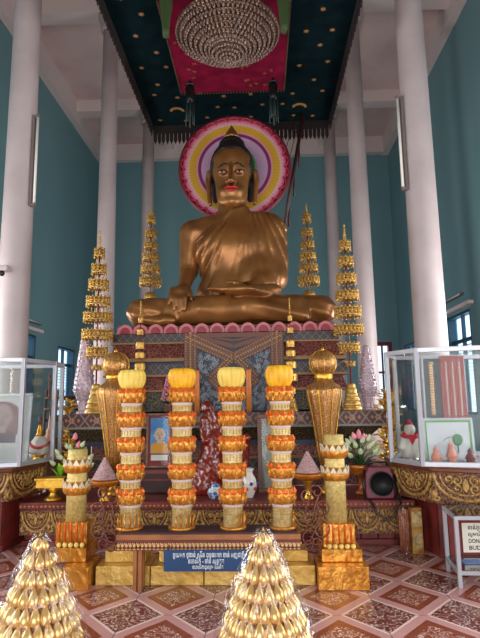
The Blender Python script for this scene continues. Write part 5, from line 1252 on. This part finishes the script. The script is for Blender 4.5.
m = M(); m.lathe([(.04, 0), (.06, .015), (.085, .06), (.08, .10), (.055, .125), (.06, .135), (.05, .13)], 24); jb = m.build('body', mat('porcelain_blue_white', (196, 204, 214), .2, 0, (60, 90, 150), 22, coat=.5, ramp=(.48, .56)), t)
m = M(); m.lathe([(.05, .1355), (.045, .15), (.01, .165), (.012, .175), (.002, .18)], 16); m.build('lid', MATS['porcelain_blue_white'], t)
# two thick orange candles and the orchid vase on the altar tier
wax = mat('orange_wax', (214, 130, 62), .5, 0, (190, 104, 44), 6)
for px, lab in ((197, 'left'), (249, 'right')):
    t = thing('altar_candle', 'thick orange candle standing on the altar tier by the %s edge of the lozenge panel' % lab, 'candle', (P(px, 400, 6.95)[0], 6.95, zT + .001)); hC = zy(370, 6.95) - zT
    m = M(); m.lathe([(.033, 0), (.033, hC - .01), (.026, hC), (.008, hC + .004)], 16); m.build('wax', wax, t); m = M(); m.tube([(0, 0, hC), (.002, 0, hC + .035)], .004, 5); m.build('wick', black, t)
t = thing('orchid_vase', 'vase with a spike of pink flowers and green leaves on the altar tier', 'flowers', (P(168, 400, 6.95)[0], 6.95, zT + .001)); H = zy(374, 6.95) - zT
m = M(); m.lathe([(.03, 0), (.04, .04), (.035, .09), (.05, .12), (.045, .12)], 14); m.build('vase', mat('vase_brown', (110, 60, 50), .4), t)
m = M(); rr = random.Random(8)
for i in range(60):
    f = i / 60; a = i * 2.4; r = .075 * (1 - f) + .008; c = (r * math.cos(a), r * math.sin(a), .16 + (H - .17) * f); m.ell(c, (.018, .018, .016), 6, 4)
m.build('pink_blossoms', mat('orchid_pink', (216, 150, 160), .6, 0, (180, 100, 116), 40), t)
m = M()
for i in range(8): a = i * PI / 4; leaf3(m, (0, 0, .12), (math.cos(a), math.sin(a), .4), .15, .05)
m.tube([(0, 0, .1), (0, 0, .2)], .008, 5); m.build('leaves', leafg, t)

# ------------------------------------------------------------------ what stands in and behind the glass cases
CZ = .861
portrait('framed_portrait', 'large pink tinted oval portrait in a white frame inside the left glass case', float(P(2, 440, 6.05)[0]) - .06, 6.12, CZ, .66, .78, alu, mat('mat_pale', (212, 206, 206), .6), mat('photo_rose', (152, 98, 106), .6, 0, (132, 80, 90), 4), mat('photo_skin_rose', (176, 142, 140), .6), mat('photo_mauve', (92, 56, 76), .6), tilt=-.10, frw=.03, oval=True, cap=False)
kn = M()
t = thing('lidded_urn', 'round white urn with a red sash and dark finial in the left case', 'urn', (P(39.5, 460, 6.5)[0], 6.48, CZ)); cloth_w = mat('white_cloth', (214, 206, 196), .8, 0, None, 6, .4, 20); redc = mat('red_sash', (196, 34, 52), .7)
m = M(); m.lathe([(.07, 0), (.075, .012), (.055, .03), (.07, .05), (.09, .065)], 20); m.build('gold_stand', gold_bright, t)
m = M(); m.lathe([(.085, .066), (.115, .10), (.122, .15), (.10, .21), (.06, .26), (.045, .275)], 28, rip=lambda a, k_: 1 + .02 * math.sin(7 * a)); m.build('cloth_body', cloth_w, t)
m = M(); m.tube([(.118 * math.cos(q_), .118 * math.sin(q_), .175 + .03 * math.sin(q_ * 2 + 1)) for q_ in [2 * PI * i / 24 for i in range(24)]], .017, 6, closed=True); m.build('sash', redc, t)
m = M(); m.lathe([(.045, .276), (.05, .29), (.03, .32), (.04, .345), (.02, .38), (.025, .39), (.01, .42)], 16); m.build('lid', gold, t)
m = M(); m.lathe([(.012, .42), (.03, .44), (.012, .455), (.035, .475), (.012, .49), (.015, .50), (.002, .53)], 10); m.build('finial', mat('finial_dark', (80, 36, 30), .4), t)
t = thing('toy_stupa', 'small pink pointed stupa behind the urn in the left case', 'ornament', (P(47, 455, 6.7)[0], 6.745, CZ)); m = M(); m.lathe([(.08, 0), (.08, .15), (.06, .16), (.06, .26), (.04, .28), (.045, .32), (.02, .36), (.015, .44), (.002, .52)], 8, smooth=False); m.build('tower', mat('stupa_pink', (216, 160, 136), .5), t)
def bead_string(px, y0, y1, Y, label, mt, n_=16, r=.012, group=None, hang=None):
    a, b = P(px, y1, Y), P(px, y0, Y); t = thing('bead_garland', label, 'garland', (a[0], Y, a[2]), 0, group); H = b[2] - a[2]; m = M()
    for i in range(n_): m.ell((.004 * math.sin(i * 1.7), .004 * math.cos(i * 2.1), H * (i + .5) / n_), (r * (1 + .35 * (i % 2)), r * (1 + .35 * (i % 2)), H / n_ * .55), 7, 5)
    m.tube([(0, 0, 0), (0, 0, H)], .003, 4); m.build('beads', mt, t)
    return t
pearl = mat('pearl_beads', (222, 208, 190), .25, .1); peach = mat('peach_flowers', (222, 160, 120), .5, 0, (230, 200, 150), 30)
# red plaque with three bead strings, right case
YR = 6.12; a = P(444, 419, YR); b = P(463, 352.5, YR)
t = thing('red_plaque', 'tall red board with white beadwork strings standing in the right case', 'plaque', ((a[0] + b[0]) / 2, YR, CZ)); w_, h_ = b[0] - a[0], min(b[2] - CZ, 1.12)
m = M(); m.b2((-w_ / 2, 0, 0), (w_ / 2, .03, h_)); m.build('board', mat('plaque_red', (142, 40, 40), .5), t)
for i in range(3):
    m = M()
    for k_ in range(22): m.ell((-w_ * .28 + i * w_ * .28, -.008, h_ * .42 + k_ * h_ * .024), (.008 + .003 * (k_ % 2), .008, .010), 6, 4)
    m.build('bead_string', pearl, t)
a = P(436, 416, 6.2)
t = thing('garland_panel', 'dark panel behind a peach flower garland in the right case', 'panel', (a[0] + .02, 6.22, CZ)); m = M(); m.b2((-.12, 0, 0), (.14, .02, 1.1)); m.build('panel', mat('panel_slate', (54, 62, 68), .5), t); m = M(); m.b2((-.14, -.01, 0), (-.12, .03, 1.12)); m.b2((.14, -.01, 0), (.16, .03, 1.12)); m.build('edge', alu, t)
bead_string(434, 362, 415, 6.16, 'garland of white and peach flowers hanging before the dark panel in the right case', peach, 20, .022)
bead_string(49, 372, 400, 6.45, 'thin garland of dark beads hanging inside the left case', mat('dark_red_beads', (110, 60, 50), .5), 9, .012)
bead_string(11, 368, 400, 6.25, 'silver and gold bead garland hanging behind the portrait in the left case', pearl, 14, .016)
# white figure with a red scarf
t = thing('white_figurine', 'white porcelain figure with a red scarf inside the right glass case', 'figurine', (P(409, 462, 5.98)[0] + .03, 6.0, CZ)); D2 = SDF((-.16, -.14, 0), (.16, .14, .5), .008)
D2.ell((0, 0, .10), (.105, .10, .11), .02); D2.ell((0, 0, .20), (.085, .075, .08), .03); D2.cone((-.07, -.01, .23), (-.11, -.04, .14), .03, .028, .02); D2.cone((.07, -.01, .23), (.10, -.05, .13), .03, .028, .02); D2.ell((0, -.01, .325), (.058, .058, .065), .015)
D2.F = np.maximum(D2.F, .001 - D2.Z)
V, Fc = D2.mesh(); np_obj('body', V, Fc, cloth_w, t)
m = M(); m.tube([(.082 * math.cos(q_), .078 * math.sin(q_), .262 + .01 * math.sin(q_)) for q_ in [2 * PI * i / 20 for i in range(20)]], .022, 6, closed=True); m.prism([(-.05, .0), (.05, 0), (.0, -.09)], (0, -.10, .26), (1, 0, 0), (0, 0, 1), (0, .012, 0)); m.build('scarf', redc, t); m = M(); m.lathe([(.045, .375), (.04, .395), (.012, .41), (.014, .425), (.002, .435)], 14); m.build('cap', redc, t)
m = M(); m.lathe([(.08, -.0005), (.085, .03), (.075, .032)], 16); m.build('silver_base', silver, t)
# clock picture with a green frame
a = P(426, 466, 5.78); b = P(474, 421, 5.78); w_, h_ = b[0] - a[0], b[2] - a[2]
t = thing('clock_picture', 'white framed clock picture with a green inner border in the right case', 'clock', ((a[0] + b[0]) / 2, 5.8, CZ)); t.rotation_euler = (-.08, 0, 0)
m = M()
for p0, p1 in (((-w_ / 2, 0), (w_ / 2, .025)), ((-w_ / 2, h_ - .025), (w_ / 2, h_)), ((-w_ / 2, .025), (-w_ / 2 + .025, h_ - .025)), ((w_ / 2 - .025, .025), (w_ / 2, h_ - .025))): m.b2((p0[0], -.012, p0[1]), (p1[0], .02, p1[1]))
m.build('frame', alu, t, .003); m = M(); m.b2((-w_ / 2 + .025, .0, .025), (w_ / 2 - .025, .015, h_ - .025)); m.build('green_border', mat('clock_green', (90, 160, 70), .5), t)
m = M(); m.b2((-w_ / 2 + .045, -.002, .025), (w_ / 2 - .045, .0, h_ - .045)); f_ = m.build('clock_face', mat('clock_face', (208, 208, 214), .5, 0, (186, 190, 200), 4), t)
m = M(); m.prism([(.055 * a, .06 * b) for a, b in circ(20)], (w_ * .17, -.003, h_ * .50), (1, 0, 0), (0, 0, 1), (0, -.003, 0)); m.b2((w_ * .17 - .006, -.006, h_ * .2), (w_ * .17 + .006, -.003, h_ * .42)); m.build('tree', mat('tree_green', (56, 112, 60), .6), f_)
m = M(); c0 = (-w_ * .03, h_ * .55); dk = ink
for i in range(12): an = i * PI / 6; m.prism([(-.003, -.006), (.003, -.006), (.003, .006), (-.003, .006)], (c0[0] + .10 * math.cos(an), -.003, c0[1] + .11 * math.sin(an)), (1, 0, 0), (0, 0, 1), (0, -.002, 0))
m.tube([(c0[0], -.006, c0[1]), (c0[0] + .06, -.006, c0[1] + .008)], .003, 4); m.tube([(c0[0], -.006, c0[1]), (c0[0] - .04, -.006, c0[1] - .03)], .003, 4); m.build('hands', dk, f_)
for px, hh, lab in ((437.5, .17, 'small pink seated figurine left of the clock dial in the right case'), (453, .22, 'larger pink seated figurine before the tree of the clock picture'), (472, .15, 'small dark red figurine at the right end of the right case')):
    t = thing('seated_figurine', lab, 'figurine', (P(px, 466, 5.66)[0], 5.68, CZ)); m = M(); m.lathe([(.045, 0), (.05, hh * .15), (.04, hh * .22), (.055, hh * .3), (.05, hh * .4), (.035, hh * .6), (.02, hh * .68), (.028, hh * .78), (.022, hh * .88), (.008, hh * .95), (.002, hh * 1.1)], 14, sy=.8)
    m.build('figure', mat('figurine_pink', (206, 130, 108), .5) if px < 470 else mat('figurine_dark_red', (120, 50, 44), .5), t)

# gold leaf trees
gl = mat('gold_leaf_tree', (250, 210, 84), .3, .35, (226, 168, 44), 12)
def gold_tree(px, yb, yt, Y, label, zb_, n_, wd, seed):
    rr = random.Random(seed); t = thing('gold_leaf_tree', label, 'ornament', (P(px, 430, Y)[0], Y, zb_)); H = zy(yt, Y) - zb_
    m = M(); m.tube([(0, 0, 0), (.01, 0, H * .5), (0, 0, H * .92)], [.014, .010, .006], 6)
    for i in range(10): a = i * 2.4; z = H * (.25 + .06 * i); m.tube([(0, 0, z), (wd * .6 * math.cos(a), wd * .6 * math.sin(a), z + .08)], .004, 4)
    m.build('stem', gl, t); m = M()
    for i in range(n_):
        z = H * rr.uniform(.35, .98); a = rr.uniform(0, 2 * PI); r = wd * rr.uniform(.25, 1) * (1 - .6 * (z / H) ** 2); leaf3(m, (r * math.cos(a) * .8, r * math.sin(a) * .8, z), (math.cos(a), math.sin(a), rr.uniform(.1, 1.2)), rr.uniform(.09, .13), .085, .1)
    m.build('gold_leaves', gl, t); m = M(); m.lathe([(.09, 0), (.10, .05), (.08, .12), (.05, .125)], 14); m.build('pot', gold, t)
gold_tree(388, 470, 392, 7.75, 'tall tree of gold leaves standing behind the right glass case', .0, 300, .25, 3)
gold_tree(69, 425, 397, 7.6, 'small tree of gold leaves behind the left end of the altar', .0, 110, .10, 6)
# folded wooden chairs behind the left counter
chw = mat('chair_brown_wood', (92, 56, 38), .45, 0, (66, 38, 26), 6); 
def folded_chair(px, Y, lab, lean):
    t = thing('folded_chair', lab, 'chair', (P(px, 420, Y)[0], Y, 0), .5); t.rotation_euler = (0, 0, .35); t.scale = (1.2, 1.2, 1.27)
    for sx in (-.2, .2): m = M(); m.tube([(sx, .10, 0), (sx, .02, .5), (sx, .0 + lean, 1.0), (sx * .9, .10 + lean, 1.38)], .018, 6); m.build('leg', chw, t)
    m = M(); m.prism([(-.2, 0), (.2, 0), (.2, .44), (-.2, .44)], (0, -.03, .34), (1, 0, 0), (0, 0, 1), (0, .03, 0)); m.build('seat', chw, t, .01)
    for z_ in (1.0, 1.13, 1.26): m = M(); m.tube([(-.2, lean + .02, z_), (0, lean + .05, z_ + .01), (.2, lean + .02, z_)], .022, 6); m.build('back_slat', chw, t)
    return t
for i, (px, Y, lab) in enumerate(((61, 8.1, 'leftmost folded brown wooden chair leaning behind the left counter'), (66, 8.45, 'second folded brown wooden chair from the left behind the counter'), (71, 8.8, 'third folded brown wooden chair from the left behind the counter'), (76, 9.15, 'folded brown wooden chair nearest the altar end behind the counter'))): folded_chair(px, Y, lab, .05)

# tube lights and the security camera
tubew = mat('tube_diffuser', (226, 222, 216), .4); fixm = mat('fixture_grey', (120, 108, 104), .5)
def tube_light(x, y, z0, L, label, rz, horiz=False):
    t = thing('tube_light', label, 'lamp', (x, y, z0), rz)
    if horiz: t.rotation_euler = (0, 0, rz)
    ax = (lambda a, b, c: (a, b, c)) if not horiz else (lambda a, b, c: (c, b, a))
    m = M(); m.b2(ax(-.03, .035, 0), ax(.03, .075, L)); m.build('housing', fixm, t, .004)
    m = M(); m.tube([ax(0, .0, .03), ax(0, .0, L - .03)], .019, 10); m.build('tube', tubew, t)
    for z_ in (0, L - .04): m = M(); m.b2(ax(-.022, -.02, z_), ax(.022, .036, z_ + .04)); m.build('end_cap', fixm, t)
    return t
z0_, z1 = P(39, 203, 7.0)[2], P(39, 111, 7.0)[2]; tube_light(-2.98 + .285 * math.cos(.35), 7.2 - .285 * math.sin(.35), z0_, z1 - z0_, 'vertical tube light fixed on the nearest left column', 1.22)
z0_, z1 = P(403, 187, 7.0)[2], P(400, 92, 7.0)[2]; tube_light(2.67 - .285 * math.cos(.35), 7.2 - .285 * math.sin(.35), z0_, z1 - z0_, 'vertical tube light fixed on the nearest right column', -1.22)
tube_light(-5.37, 12.75, 3.62, 1.2, 'tube light on the left wall above the window', PI / 2, True)
tube_light(5.12, 13.9, 3.95, 1.3, 'tube light on the right wall above the window', -PI / 2, True)
c_ = P(3, 268, 6.9); t = thing('security_camera', 'small white security camera with a dark lens on the nearest left column', 'camera', (c_[0], 6.90, c_[2] - .08)); m = M(); m.b2((-.09, -.09, .03), (.10, .06, .10)); m.build('housing', white_paint, t, .015)
m = M(); m.ell((-.0, -.03, .0), (.04, .04, .04), 14, 10); m.tube([(0, -.03, .0), (0, -.03, .04)], .03, 8); m.build('lens', black, t); m = M(); m.tube([(0, .05, .06), (-.03, .14, .06)], .02, 6); m.build('mount', white_paint, t)
# t = thing('wall_plate', 'small white fitting on the nearest left column above the camera', 'fitting', (P(36.5, 201, 7.02)[0] + .0, 7.02, P(36, 201, 7.0)[2])); bpy.data.objects.remove(t)

# repeats share a group phrase
GROUPS = {'flower_column': 'flower columns on the offering table', 'bud_cone': 'gold bud cones in the foreground', 'gold_box': 'foil covered boxes before the altar', 'tiered_umbrella': 'gold tiered umbrellas around the statue',
          'slim_drum_umbrella': 'slim drum rods before the altar', 'crystal_stand': 'crystal bead stands on the altar tier', 'filigree_urn': 'golden filigree urns', 'candle_column': 'candle columns on foil boxes',
          'offering_cone': 'pink offering cones on the platform', 'altar_candle': 'orange candles on the altar tier', 'folded_chair': 'folded wooden chairs', 'seated_figurine': 'small figurines in the right case',
          'bead_garland': 'garlands in the glass cases', 'glass_case': 'glass display cases', 'corner_counter': 'counters in front of the columns', 'tube_light': 'tube lights', 'gold_leaf_tree': 'gold leaf trees', 'leaflet': 'leaflets on the low shelf'}
for o in scene.objects:
    if o.parent is None and 'category' in o and 'group' not in o and o.name.split('.')[0] in GROUPS: o['group'] = GROUPS[o.name.split('.')[0]]
